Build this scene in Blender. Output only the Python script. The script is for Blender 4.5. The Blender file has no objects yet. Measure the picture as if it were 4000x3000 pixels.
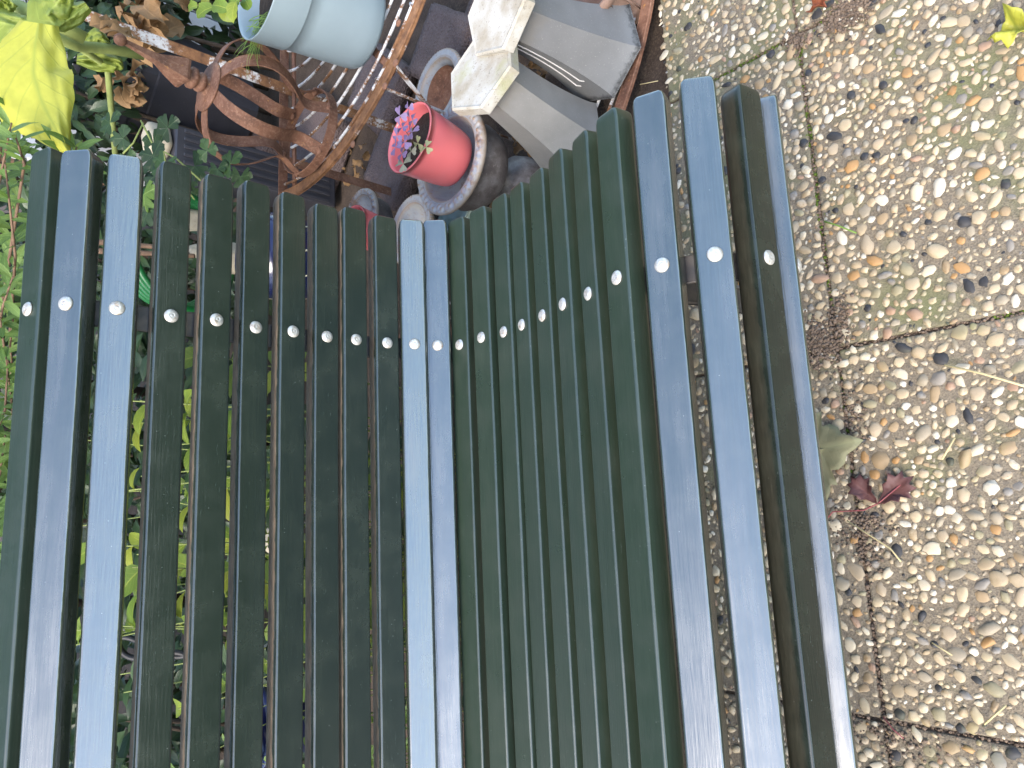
import bpy, bmesh, math, random
from mathutils import Vector, Matrix, Quaternion, noise
R_ = math.radians
S = bpy.context.scene
COL = S.collection
rng = random.Random(7)

# ------------------------------------------------------------------ camera
CAM_H = 1.2
CX = Vector((0.66057566, -0.0451458, -0.74940086))      # image right
CD = Vector((-0.15939535, -0.98386712, -0.08123185))    # image down
CF = Vector((-0.73364359, 0.1731108, -0.6571147))       # view direction
cam_d = bpy.data.cameras.new('camera')
cam = bpy.data.objects.new('camera', cam_d)
COL.objects.link(cam)
m = Matrix((CX, -CD, -CF)).transposed().to_4x4()
m.translation = Vector((0, 0, CAM_H))
cam.matrix_world = m
cam_d.sensor_width = 36.0
cam_d.lens = 36.0 * 2780 / 4000
cam_d.clip_start = 0.02
cam_d.clip_end = 400
S.camera = cam

# ------------------------------------------------------------------ light
SUN_EL, SUN_AZ = 46.0, -66.0          # azimuth measured from +X towards +Y
world = bpy.data.worlds.new('World')
S.world = world
world.use_nodes = True
wn = world.node_tree
wn.nodes.clear()
sky = wn.nodes.new('ShaderNodeTexSky')
sky.sky_type = 'NISHITA'
sky.sun_disc = False
sky.sun_elevation = R_(SUN_EL)
sky.sun_rotation = R_(90 - SUN_AZ)
sky.air_density = 1.0
sky.dust_density = 1.7
sky.ozone_density = 1.0
bg = wn.nodes.new('ShaderNodeBackground')
bg.inputs[1].default_value = 0.15
wo = wn.nodes.new('ShaderNodeOutputWorld')
wn.links.new(sky.outputs[0], bg.inputs[0])
wn.links.new(bg.outputs[0], wo.inputs[0])
sun_d = bpy.data.lights.new('sun', 'SUN')
sun_d.energy = 0.85
sun_d.angle = R_(26)
sun_d.color = (1.0, 0.93, 0.82)
sun = bpy.data.objects.new('sun', sun_d)
COL.objects.link(sun)
sdir = Vector((math.cos(R_(SUN_EL)) * math.cos(R_(SUN_AZ)), math.cos(R_(SUN_EL)) * math.sin(R_(SUN_AZ)), math.sin(R_(SUN_EL))))
sun.rotation_euler = sdir.to_track_quat('Z', 'Y').to_euler()
sun.location = sdir * 20
S.view_settings.view_transform = 'Standard'
S.view_settings.look = 'None'
S.view_settings.gamma = 1
S.view_settings.use_curve_mapping = False
S.view_settings.exposure = 2.05


# ------------------------------------------------------------------ helpers
def ray(px, py):
    return CX * ((px - 2000) / 2780) + CD * ((py - 1500) / 2780) + CF


def at(px, py, Z):
    """world point at height Z seen in that direction of the reference survey"""
    v = ray(px, py)
    t = (Z - CAM_H) / v.z
    return Vector((0, 0, CAM_H)) + v * t


def att(px, py, t):
    return Vector((0, 0, CAM_H)) + ray(px, py) * t


def tag(o, label=None, cat=None, group=None, kind=None):
    if label: o['label'] = label
    if cat: o['category'] = cat
    if group: o['group'] = group
    if kind: o['kind'] = kind
    return o


def empty(name, loc, label=None, cat=None, group=None, kind=None, rot=None):
    o = bpy.data.objects.new(name, None)
    COL.objects.link(o)
    o.location = loc
    o.empty_display_size = 0.05
    if rot is not None:
        o.rotation_euler = rot
    return tag(o, label, cat, group, kind)


def wm(o):
    """world matrix before any depsgraph update"""
    mm = o.matrix_basis.copy()
    p = o.parent
    while p is not None:
        mm = p.matrix_basis @ mm
        p = p.parent
    return mm


def link(name, me, mat=None, parent=None, world_space=False, smooth=True):
    """link a mesh; with world_space the vertices are world coordinates and get moved to the parent's frame"""
    if mat is not None and not me.materials:
        if isinstance(mat, (list, tuple)):
            for k in mat: me.materials.append(k)
        else:
            me.materials.append(mat)
    o = bpy.data.objects.new(name, me)
    COL.objects.link(o)
    if parent is not None:
        if world_space:
            me.transform(wm(parent).inverted())
        o.parent = parent
    if smooth:
        for p in me.polygons: p.use_smooth = True
    return o


def mesh_from(verts, faces, uvs=None):
    me = bpy.data.meshes.new('mesh')
    me.from_pydata([tuple(v) for v in verts], [], faces)
    if uvs is not None:
        uvl = me.uv_layers.new(name='UVMap')
        for lp in me.loops:
            uvl.data[lp.index].uv = uvs[lp.vertex_index]
    me.update()
    return me


def autosmooth(o, ang=35):
    me = o.data
    bm = bmesh.new(); bm.from_mesh(me)
    for e in bm.edges:
        if len(e.link_faces) == 2:
            e.smooth = e.calc_face_angle(0) < R_(ang)
    bm.to_mesh(me); bm.free()
    for p in me.polygons: p.use_smooth = True
    return o


class MB:
    """collects geometry for one mesh"""
    def __init__(s):
        s.v = []; s.f = []; s.uv = []

    def add(s, v, f, uv=None):
        b = len(s.v)
        s.v += [Vector(q) for q in v]
        s.f += [[b + i for i in q] for q in f]
        s.uv += list(uv) if uv else [(0, 0)] * len(v)

    def tube(s, pts, r, n=8, caps=True):
        pts = [Vector(p) for p in pts]
        rs = r if isinstance(r, (list, tuple)) else [r] * len(pts)
        V = []; F = []
        up = Vector((0.13, 0.21, 1)).normalized()
        prev = None
        for i, p in enumerate(pts):
            d = (pts[min(i + 1, len(pts) - 1)] - pts[max(i - 1, 0)]).normalized()
            if prev is None:
                a = d.cross(up)
                if a.length < 1e-3: a = d.cross(Vector((1, 0, 0)))
            else:
                a = prev - d * prev.dot(d)
            a.normalize(); prev = a
            b = d.cross(a)
            for k in range(n):
                t = 2 * math.pi * k / n
                V.append(p + (a * math.cos(t) + b * math.sin(t)) * rs[i])
        for i in range(len(pts) - 1):
            for k in range(n):
                k2 = (k + 1) % n
                F.append([i * n + k, i * n + k2, (i + 1) * n + k2, (i + 1) * n + k])
        if caps:
            F.append(list(range(n))[::-1])
            F.append([(len(pts) - 1) * n + k for k in range(n)])
        s.add(V, F)

    def strip(s, pts, wdir, w, th, closed=False):
        """flat bar swept along pts; wdir(i) is the direction of its width, thickness is across"""
        pts = [Vector(p) for p in pts]
        n = len(pts)
        V = []; F = []
        for i, p in enumerate(pts):
            if closed:
                d = (pts[(i + 1) % n] - pts[(i - 1) % n]).normalized()
            else:
                d = (pts[min(i + 1, n - 1)] - pts[max(i - 1, 0)]).normalized()
            wv = Vector(wdir(i)) if callable(wdir) else Vector(wdir)
            wv = (wv - d * wv.dot(d)).normalized()
            tv = d.cross(wv)
            ww = w(i) if callable(w) else w
            e = min(th, ww) * 0.18
            for (a, b) in ((-1, -1), (1, -1), (1, 1), (-1, 1)):
                ca = wv * (a * ww / 2); cb = tv * (b * th / 2)
                V.append(p + ca - wv * a * e + cb) if a * b > 0 else V.append(p + ca + cb - tv * b * e)
                V.append(p + ca + cb - tv * b * e) if a * b > 0 else V.append(p + ca - wv * a * e + cb)
        k = 8
        for i in range(n if closed else n - 1):
            j = (i + 1) % n
            for q in range(k):
                q2 = (q + 1) % k
                F.append([i * k + q, i * k + q2, j * k + q2, j * k + q])
        if not closed:
            F.append(list(range(k))[::-1]); F.append([(n - 1) * k + q for q in range(k)])
        s.add(V, F)

    def lathe(s, prof, n=48, fn=None, cap0=False, cap1=False):
        V = []; F = []
        for (r, z) in prof:
            for k in range(n):
                t = 2 * math.pi * k / n
                q = Vector((r * math.cos(t), r * math.sin(t), z))
                if fn: q = fn(q, t, r, z)
                V.append(q)
        for i in range(len(prof) - 1):
            for k in range(n):
                k2 = (k + 1) % n
                F.append([i * n + k, i * n + k2, (i + 1) * n + k2, (i + 1) * n + k])
        if cap0: F.append(list(range(n))[::-1])
        if cap1: F.append([(len(prof) - 1) * n + k for k in range(n)])
        s.add(V, F)

    def box(s, c, d, rot=None, bev=0.0):
        bm = bmesh.new()
        bmesh.ops.create_cube(bm, size=1)
        for v in bm.verts: v.co = Vector((v.co.x * d[0], v.co.y * d[1], v.co.z * d[2]))
        if bev > 0:
            bmesh.ops.bevel(bm, geom=bm.edges[:], offset=bev, segments=2, affect='EDGES', profile=0.5)
        M = (rot.to_matrix() if isinstance(rot, Quaternion) else rot) if rot is not None else Matrix.Identity(3)
        bm.verts.index_update()
        s.add([M @ v.co + Vector(c) for v in bm.verts], [[v.index for v in f.verts] for f in bm.faces])
        bm.free()

    def blob(s, c, r, sub=2, sc=(1, 1, 1), rot=None, amp=0.2, seed=0.0, freq=1.3, cut=None):
        bm = bmesh.new()
        bmesh.ops.create_icosphere(bm, subdivisions=sub, radius=1)
        if cut is not None:
            dl = [v for v in bm.verts if v.co.z < cut]
            bmesh.ops.delete(bm, geom=dl, context='VERTS')
        bm.verts.index_update()
        V = []
        for v in bm.verts:
            q = v.co * (1 + amp * noise.noise(v.co * freq + Vector((seed, seed * 1.7, -seed))))
            q = Vector((q.x * sc[0], q.y * sc[1], q.z * sc[2])) * r
            if rot is not None: q = rot @ q
            V.append(q + Vector(c))
        s.add(V, [[v.index for v in f.verts] for f in bm.faces])
        bm.free()

    def leaf(s, base, d, nrm, L, W, seg=4, curl=0.25, fold=0.25, shape='ovate', twist=0.0, wave=0.0, seed=0.0):
        d = Vector(d).normalized(); nrm = Vector(nrm)
        nrm = (nrm - d * nrm.dot(d))
        if nrm.length < 1e-4: nrm = d.orthogonal()
        nrm.normalize()
        b = d.cross(nrm)
        V = []; F = []; UV = []
        p = Vector(base); ang = 0.0
        for i in range(seg + 1):
            t = i / seg
            if shape == 'ovate': w = math.sin(math.pi * min(1, t ** 0.75)) ** 0.8
            elif shape == 'lance': w = math.sin(math.pi * t ** 0.95) ** 0.7
            elif shape == 'heart': w = (math.sin(math.pi * (0.12 + 0.88 * t)) ** 0.75) if t < 0.999 else 0
            else: w = 1 - abs(2 * t - 1) ** 2
            if i == seg: w = 0.0
            if shape != 'heart' and i == 0: w = 0.06
            w *= W / 2
            dd = d * math.cos(ang) - nrm * math.sin(ang)
            nn = nrm * math.cos(ang) + d * math.sin(ang)
            tw = twist * t
            bb = b * math.cos(tw) + nn * math.sin(tw)
            n2 = nn * math.cos(tw) - b * math.sin(tw)
            f = fold + 0.12 * math.sin(seed * 7 + i)
            wv = wave * math.sin(i * 2.4 + seed * 5) * w
            V += [p - bb * w * math.cos(f) + n2 * (w * math.sin(f) + wv), p.copy(), p + bb * w * math.cos(f) + n2 * (w * math.sin(f) - wv)]
            UV += [(0, t), (0.5, t), (1, t)]
            p = p + dd * (L / seg)
            ang += curl * 2 / seg
        for i in range(seg):
            a = i * 3
            F += [[a, a + 1, a + 4, a + 3], [a + 1, a + 2, a + 5, a + 4]]
        s.add(V, F, UV)

    def build(s, name, mat=None, parent=None, world_space=False, smooth=True, sharp=None):
        me = mesh_from(s.v, s.f, s.uv)
        o = link(name, me, mat, parent, world_space, smooth)
        if sharp: autosmooth(o, sharp)
        return o


# ------------------------------------------------------------------ materials
class NT:
    def __init__(s, name):
        s.m = bpy.data.materials.new(name)
        s.m.use_nodes = True
        s.t = s.m.node_tree
        s.t.nodes.clear()
        s.out = s.t.nodes.new('ShaderNodeOutputMaterial')
        s.p = s.t.nodes.new('ShaderNodeBsdfPrincipled')
        s.t.links.new(s.p.outputs[0], s.out.inputs[0])
        s._co = None

    def n(s, ty, **kw):
        q = s.t.nodes.new(ty)
        for k, v in kw.items(): setattr(q, k, v)
        return q

    def l(s, a, b):
        s.t.links.new(a, b)

    def inp(s, node, key, v):
        i = node.inputs[key]
        if hasattr(v, 'is_linked') or isinstance(v, bpy.types.NodeSocket): s.l(v, i)
        else: i.default_value = v

    def set(s, **kw):
        M = dict(color='Base Color', rough='Roughness', metal='Metallic', normal='Normal', spec='Specular IOR Level', ior='IOR', coat='Coat Weight', coat_rough='Coat Roughness', trans='Transmission Weight', sss='Subsurface Weight')
        for k, v in kw.items():
            if isinstance(v, tuple) and len(v) == 3: v = (*v, 1)
            s.inp(s.p, M[k], v)

    def coord(s, kind='Object', scale=(1, 1, 1), rnd=False):
        c = s.n('ShaderNodeTexCoord')
        mp = s.n('ShaderNodeMapping')
        s.l(c.outputs[kind], mp.inputs[0])
        mp.inputs['Scale'].default_value = scale
        if rnd:
            oi = s.n('ShaderNodeObjectInfo')
            mu = s.n('ShaderNodeMath', operation='MULTIPLY')
            s.l(oi.outputs['Random'], mu.inputs[0]); mu.inputs[1].default_value = 37.0
            cb = s.n('ShaderNodeCombineXYZ')
            for k in range(3): s.l(mu.outputs[0], cb.inputs[k])
            s.l(cb.outputs[0], mp.inputs['Location'])
        return mp.outputs[0]

    def noise(s, vec, scale, detail=4, rough=0.55, dist=0.0):
        q = s.n('ShaderNodeTexNoise')
        s.l(vec, q.inputs['Vector'])
        q.inputs['Scale'].default_value = scale
        q.inputs['Detail'].default_value = detail
        q.inputs['Roughness'].default_value = rough
        q.inputs['Distortion'].default_value = dist
        return q.outputs['Fac']

    def voro(s, vec, scale, feature='F1', out='Distance', rnd=1.0):
        q = s.n('ShaderNodeTexVoronoi', feature=feature)
        s.l(vec, q.inputs['Vector'])
        q.inputs['Scale'].default_value = scale
        q.inputs['Randomness'].default_value = rnd
        return q.outputs[out]

    def ramp(s, fac, stops, interp='LINEAR'):
        q = s.n('ShaderNodeValToRGB')
        q.color_ramp.interpolation = interp
        e = q.color_ramp.elements
        if len(stops) == 1: stops = [stops[0], (1.0, stops[0][1])]
        while len(e) < len(stops): e.new(0.5)
        for i, (pos, c) in enumerate(stops):
            e[i].position = pos
            e[i].color = (c, c, c, 1) if isinstance(c, (int, float)) else (*c, 1)
        s.l(fac, q.inputs[0])
        return q.outputs[0]

    def mix(s, fac, a, b, mode='MIX'):
        q = s.n('ShaderNodeMix', data_type='RGBA', blend_type=mode)
        s.inp(q, 0, fac)
        for k, v in ((6, a), (7, b)):
            if isinstance(v, tuple) and len(v) == 3: v = (*v, 1)
            s.inp(q, k, v)
        return q.outputs[2]

    def math(s, op, a, b=0.0, c=None):
        q = s.n('ShaderNodeMath', operation=op)
        s.inp(q, 0, a); s.inp(q, 1, b)
        if c is not None: s.inp(q, 2, c)
        return q.outputs[0]

    def sep(s, vec, k):
        q = s.n('ShaderNodeSeparateXYZ'); s.l(vec, q.inputs[0]); return q.outputs[k]

    def bump(s, h, strength=0.3, dist=0.002, normal=None):
        q = s.n('ShaderNodeBump')
        s.l(h, q.inputs['Height'])
        q.inputs['Strength'].default_value = strength
        q.inputs['Distance'].default_value = dist
        if normal is not None: s.l(normal, q.inputs['Normal'])
        return q.outputs[0]

    def island(s):
        return s.n('ShaderNodeNewGeometry').outputs['Random Per Island']

    def objrand(s):
        return s.n('ShaderNodeObjectInfo').outputs['Random']


def m_paint(name='dark_green_gloss_paint', dirty=1.0, ior=2.75, r0=0.17, lo=(0.0125, 0.0215, 0.0125), hi=(0.0175, 0.0295, 0.0170)):
    t = NT(name)
    c = t.coord('Object', rnd=True)
    grain = t.coord('Object', (60, 2.0, 60), rnd=True)
    o = t.coord('Object')
    n1 = t.noise(grain, 6.0, 5, 0.6)
    n2 = t.noise(c, 22, 4)
    base = t.ramp(n1, [(0.3, lo), (0.7, hi)])
    base = t.mix(t.ramp(n2, [(0.45, 0.0), (0.8, 0.5)]), base, (0.034, 0.044, 0.030))
    if ior > 2.5:
        film = t.math('MULTIPLY', t.ramp(t.noise(t.coord('Object', (26, 2.4, 26), rnd=True), 2.2, 4, 0.65), [(0.40, 0.0), (0.72, 1.0)]), t.ramp(t.noise(c, 5, 3), [(0.35, 0.2), (0.65, 1.0)]))
        base = t.mix(t.math('MULTIPLY', film, 0.8), base, (0.058, 0.064, 0.056))
    # dust specks and pale scuffs
    sp = t.voro(c, 105)
    specks = t.math('MULTIPLY', t.ramp(sp, [(0.0, 1.0), (0.085, 0.0)]), t.ramp(t.noise(c, 40, 2), [(0.50, 0.0), (0.58, 1.0)]))
    sc = t.coord('Object', (230, 22, 230), rnd=True)
    scr = t.math('MULTIPLY', t.ramp(t.noise(sc, 3.0, 3, 0.7, 1.2), [(0.655, 0.0), (0.72, 1.0)]), t.ramp(t.noise(c, 9, 2), [(0.42, 0.0), (0.56, 0.7)]))
    base = t.mix(t.math('MULTIPLY', specks, 0.75), base, (0.30, 0.33, 0.30))
    base = t.mix(scr, base, (0.10, 0.13, 0.11))
    # worn, dirty lower flanks of every slat
    z = t.sep(o, 2)
    nz = t.math('ADD', z, t.math('MULTIPLY', t.noise(c, 45, 4), 0.010))
    dirt = t.ramp(t.math('MULTIPLY_ADD', nz, -60.0, 0.0), [(0.10, 0.0), (0.42, 1.0)])
    dirt = t.math('MULTIPLY', t.math('MULTIPLY', dirt, dirty), t.ramp(t.math('MULTIPLY_ADD', t.sep(o, 0), -60.0, 0.0), [(0.2, 0.12), (0.9, 1.0)]))
    dcol = t.ramp(t.noise(t.coord('Object', (90, 14, 90), rnd=True), 3, 5, 0.7), [(0.3, (0.065, 0.040, 0.022)), (0.5, (0.165, 0.108, 0.060)), (0.75, (0.28, 0.215, 0.145))])
    base = t.mix(dirt, base, dcol)
    rough = t.mix(dirt, t.ramp(n2, [(0.3, r0), (0.75, r0 + 0.10)]), (0.75, 0.75, 0.75))
    if ior > 2.5: rough = t.mix(t.math('MULTIPLY', film, 0.7), rough, (0.46, 0.46, 0.46))
    h = t.math('ADD', t.noise(t.coord('Object', (70, 4.0, 70), rnd=True), 5, 3), t.math('MULTIPLY', t.noise(c, 14, 2), 1.5))
    t.set(color=base, rough=rough, normal=t.bump(h, 0.33 if ior > 2.5 else 0.24, 0.0012), ior=ior)
    return t.m


def m_bolt():
    t = NT('galvanised_steel')
    c = t.coord('Object', rnd=True)
    n = t.noise(c, 300, 4)
    col = t.ramp(n, [(0.35, (0.50, 0.48, 0.43)), (0.65, (0.66, 0.64, 0.59))])
    col = t.mix(t.ramp(t.noise(c, 90, 3), [(0.55, 0.0), (0.70, 0.7)]), col, (0.34, 0.22, 0.12))
    z = t.sep(t.coord('Object'), 2)
    col = t.mix(t.ramp(t.math('MULTIPLY', z, 200.0), [(0.06, 0.9), (0.30, 0.0)]), col, (0.05, 0.035, 0.02))
    t.set(color=col, metal=0.55, rough=0.42, normal=t.bump(n, 0.15, 0.0005))
    return t.m


def m_iron(name, c1=(0.05, 0.05, 0.055), c2=(0.10, 0.085, 0.07)):
    t = NT(name)
    c = t.coord('Object')
    n = t.noise(c, 40, 5)
    t.set(color=t.ramp(n, [(0.35, c1), (0.7, c2)]), rough=0.5, metal=0.3, normal=t.bump(n, 0.2, 0.001))
    return t.m


def m_rust(name='rusty_iron', bright=0.0):
    t = NT(name)
    c = t.coord('Object', rnd=True)
    n1 = t.noise(c, 22, 6, 0.65)
    n2 = t.noise(c, 140, 5, 0.7)
    col = t.ramp(n1, [(0.28, (0.075, 0.034, 0.020)), (0.48, (0.150, 0.066, 0.036)), (0.66, (0.215, 0.105, 0.062)), (0.85, (0.27, 0.16, 0.11))])
    col = t.mix(t.ramp(n2, [(0.50, 0.0), (0.72, 0.75)]), col, (0.30, 0.17, 0.11))
    col = t.mix(t.ramp(n2, [(0.25, 0.6), (0.42, 0.0)]), col, (0.050, 0.024, 0.016))
    col = t.mix(t.math('MULTIPLY', t.ramp(t.noise(c, 60, 4), [(0.66, 0.0), (0.72, 1.0)]), 0.7), col, (0.42, 0.20, 0.05))
    t.set(color=col, rough=0.82, normal=t.bump(t.math('ADD', n2, n1), 0.4, 0.0012))
    return t.m


def m_flaked(name='flaked_white_paint', thr=0.5):
    """white paint flaking from rust"""
    t = NT(name)
    c = t.coord('Object', rnd=True)
    n1 = t.noise(c, 18, 5, 0.62)
    n2 = t.noise(c, 170, 4, 0.7)
    mk = t.ramp(t.math('ADD', t.math('MULTIPLY', n1, 0.72), t.math('MULTIPLY', n2, 0.28)), [(thr - 0.03, 0.0), (thr + 0.03, 1.0)])
    rust = t.ramp(t.noise(c, 45, 6, 0.7), [(0.3, (0.070, 0.030, 0.015)), (0.55, (0.20, 0.095, 0.040)), (0.8, (0.34, 0.19, 0.10))])
    wh = t.ramp(n2, [(0.3, (0.45, 0.44, 0.42)), (0.6, (0.62, 0.61, 0.60))])
    t.set(color=t.mix(mk, wh, rust), rough=t.mix(mk, (0.45,) * 3, (0.85,) * 3), normal=t.bump(t.math('SUBTRACT', n2, mk), 0.35, 0.001))
    return t.m


def m_urn():
    t = NT('weathered_white_cast_iron')
    c = t.coord('Object', rnd=True)
    n1 = t.noise(c, 22, 6, 0.66)
    n2 = t.noise(c, 110, 4, 0.7)
    cav = t.n('ShaderNodeNewGeometry').outputs['Pointiness']
    base = t.ramp(n1, [(0.30, (0.23, 0.25, 0.28)), (0.5, (0.34, 0.36, 0.385)), (0.72, (0.40, 0.395, 0.35))])
    base = t.mix(t.ramp(n2, [(0.56, 0.0), (0.70, 0.8)]), base, (0.30, 0.19, 0.10))
    base = t.mix(t.ramp(cav, [(0.44, 0.75), (0.50, 0.0), (0.56, 0.0), (0.62, 0.5)]), base, (0.30, 0.20, 0.11))
    base = t.mix(t.ramp(t.noise(c, 12, 5, 0.6), [(0.58, 0.0), (0.66, 0.75)]), base, (0.17, 0.080, 0.036))
    t.set(color=base, rough=0.55, normal=t.bump(n2, 0.25, 0.001))
    return t.m


def m_urnbody():
    t = NT('dark_weathered_cast_iron')
    c = t.coord('Object', rnd=True)
    n1 = t.noise(c, 14, 6, 0.66)
    n2 = t.noise(c, 160, 4, 0.7)
    base = t.ramp(n1, [(0.32, (0.050, 0.042, 0.042)), (0.5, (0.10, 0.085, 0.08)), (0.68, (0.20, 0.19, 0.19)), (0.8, (0.13, 0.07, 0.04))])
    base = t.mix(t.ramp(n2, [(0.58, 0.0), (0.70, 0.5)]), base, (0.27, 0.25, 0.24))
    t.set(color=base, rough=0.5, normal=t.bump(n2, 0.25, 0.001))
    return t.m


def m_plain(name, col, rough=0.5, spec=0.5, var=0.12, scale=25, bump=0.1, sss=0.0, dirt=None, dirt_thr=0.62, coat=0.0):
    t = NT(name)
    c = t.coord('Object', rnd=True)
    n = t.noise(c, scale, 5, 0.6)
    lo = tuple(k * (1 - var) for k in col); hi = tuple(min(1, k * (1 + var)) for k in col)
    cc = t.ramp(n, [(0.3, lo), (0.7, hi)])
    if dirt:
        cc = t.mix(t.ramp(t.noise(c, scale * 5, 4, 0.7), [(dirt_thr, 0.0), (dirt_thr + 0.1, 0.8)]), cc, dirt)
    t.set(color=cc, rough=rough, spec=spec, normal=t.bump(t.noise(c, scale * 8, 3), bump, 0.001), coat=coat)
    if sss:
        t.set(sss=sss)
        t.p.inputs['Subsurface Radius'].default_value = (0.01, 0.005, 0.005)
        t.p.inputs['Subsurface Scale'].default_value = 0.5
    return t.m


def m_leaf(name, cols, trans=0.35, rough=0.45, veins=0.35, spots=None, vein_col=None, rnd='island'):
    t = NT(name)
    r = t.island() if rnd == 'island' else t.objrand()
    st = [(i / max(1, len(cols) - 1), k) for i, k in enumerate(cols)]
    base = t.ramp(r, st)
    c = t.coord('Object')
    n = t.noise(c, 45, 4)
    base = t.mix(t.ramp(n, [(0.35, 0.0), (0.75, 0.35)]), base, tuple(k * 0.55 for k in cols[0]))
    uv = t.n('ShaderNodeTexCoord').outputs['UV']
    u = t.math('ABSOLUTE', t.math('SUBTRACT', t.sep(uv, 0), 0.5))
    v = t.sep(uv, 1)
    mid = t.ramp(u, [(0.0, 1.0), (0.045, 0.0)])
    sv = t.math('FRACT', t.math('MULTIPLY', t.math('SUBTRACT', v, t.math('MULTIPLY', u, 0.55)), 7.0))
    side = t.ramp(t.math('ABSOLUTE', t.math('SUBTRACT', sv, 0.5)), [(0.0, 0.6), (0.07, 0.0)])
    vv = t.math('MAXIMUM', mid, side)
    vc = vein_col or tuple(min(1, k * 1.5 + 0.02) for k in cols[-1])
    base = t.mix(t.math('MULTIPLY', vv, veins), base, vc)
    if spots:
        base = t.mix(t.ramp(t.noise(c, 28, 5, 0.7), [(0.60, 0.0), (0.70, 0.85)]), base, spots)
    h = t.math('SUBTRACT', t.noise(c, 90, 3), vv)
    nb = t.bump(h, 0.35, 0.0015)
    t.set(color=base, rough=rough, normal=nb)
    tr = t.n('ShaderNodeBsdfTranslucent')
    t.l(base, tr.inputs[0]); t.l(nb, tr.inputs['Normal'])
    mx = t.n('ShaderNodeMixShader')
    mx.inputs[0].default_value = trans
    t.l(t.p.outputs[0], mx.inputs[1]); t.l(tr.outputs[0], mx.inputs[2])
    t.l(mx.outputs[0], t.out.inputs[0])
    return t.m


PEB = [(0.00, (0.455, 0.370, 0.245)), (0.15, (0.560, 0.490, 0.360)), (0.28, (0.385, 0.305, 0.195)), (0.38, (0.640, 0.585, 0.470)), (0.46, (0.315, 0.270, 0.195)),
       (0.55, (0.430, 0.345, 0.235)), (0.64, (0.340, 0.250, 0.145)), (0.70, (0.240, 0.220, 0.190)), (0.75, (0.500, 0.410, 0.270)), (0.86, (0.390, 0.230, 0.095)),
       (0.89, (0.300, 0.265, 0.165)), (0.93, (0.040, 0.039, 0.040)), (0.975, (0.340, 0.225, 0.150))]


def m_pebble(name, rnd):
    t = NT(name)
    r = t.island() if rnd == 'island' else t.objrand()
    base = t.ramp(r, PEB, 'CONSTANT')
    c = t.coord('Object') if rnd == 'island' else t.coord('Object', rnd=True)
    n = t.noise(c, 90, 5, 0.65, 0.4)
    base = t.mix(t.ramp(n, [(0.35, 0.0), (0.70, 0.75)]), base, t.mix(1.0, base, (0.66, 0.55, 0.40), 'MULTIPLY'))
    pit = t.ramp(t.noise(c, 420, 2), [(0.30, 0.55), (0.40, 0.0)])
    base = t.mix(pit, base, t.mix(1.0, base, (0.45, 0.38, 0.28), 'MULTIPLY'))
    pos = t.n('ShaderNodeNewGeometry').outputs['Position']
    moss = t.ramp(t.noise(pos, 7, 5, 0.6), [(0.57, 0.0), (0.72, 0.45)])
    base = t.mix(moss, base, (0.20, 0.21, 0.08))
    t.set(color=base, rough=0.55, spec=0.4, normal=t.bump(t.noise(c, 260, 4, 0.6), 0.25, 0.0009))
    return t.m


def m_mortar():
    t = NT('exposed_aggregate_mortar')
    pos = t.n('ShaderNodeNewGeometry').outputs['Position']
    n1 = t.noise(pos, 9, 5)
    n2 = t.noise(pos, 700, 3, 0.7)
    base = t.ramp(n1, [(0.3, (0.140, 0.106, 0.068)), (0.55, (0.18, 0.140, 0.092)), (0.75, (0.225, 0.178, 0.120))])
    grit = t.n('ShaderNodeTexVoronoi'); t.l(pos, grit.inputs['Vector']); grit.inputs['Scale'].default_value = 420
    gc = t.ramp(t.sep(grit.outputs['Color'], 0), [(0.0, (0.08, 0.07, 0.055)), (0.4, (0.22, 0.18, 0.12)), (0.75, (0.32, 0.265, 0.18)), (0.95, (0.06, 0.06, 0.06))])
    base = t.mix(0.42, base, gc)
    y = t.sep(pos, 1)
    mo = t.math('ADD', t.noise(pos, 6, 6, 0.62), t.math('MULTIPLY', y, 0.12))
    base = t.mix(t.ramp(mo, [(0.55, 0.0), (0.70, 0.75)]), base, t.ramp(n2, [(0.3, (0.085, 0.095, 0.030)), (0.7, (0.20, 0.20, 0.085))]))
    t.set(color=base, rough=0.9, normal=t.bump(t.math('ADD', n2, grit.outputs['Distance']), 0.5, 0.0015))
    return t.m


def m_soil(name='soil', c1=(0.028, 0.020, 0.015), c2=(0.085, 0.062, 0.046)):
    t = NT(name)
    pos = t.n('ShaderNodeNewGeometry').outputs['Position']
    n1 = t.noise(pos, 14, 6, 0.7); n2 = t.noise(pos, 190, 5, 0.7)
    base = t.ramp(n1, [(0.3, c1), (0.7, c2)])
    base = t.mix(t.ramp(n2, [(0.45, 0.0), (0.75, 0.7)]), base, tuple(k * 1.7 for k in c2))
    t.set(color=base, rough=0.95, spec=0.2, normal=t.bump(t.math('ADD', n1, n2), 0.7, 0.004))
    return t.m


def m_lava():
    t = NT('rough_purple_brown_stone')
    c = t.coord('Object', rnd=True)
    n1 = t.noise(c, 10, 5, 0.6)
    v = t.voro(c, 150, 'SMOOTH_F1')
    n2 = t.noise(c, 170, 4, 0.65)
    base = t.ramp(n1, [(0.3, (0.105, 0.072, 0.065)), (0.7, (0.165, 0.117, 0.106))])
    base = t.mix(t.ramp(n2, [(0.5, 0.0), (0.75, 0.5)]), base, (0.26, 0.205, 0.19))
    base = t.mix(t.ramp(n2, [(0.24, 0.7), (0.40, 0.0)]), base, (0.045, 0.030, 0.028))
    t.set(color=base, rough=0.8, normal=t.bump(t.math('ADD', v, n2), 1.0, 0.009))
    return t.m


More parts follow.
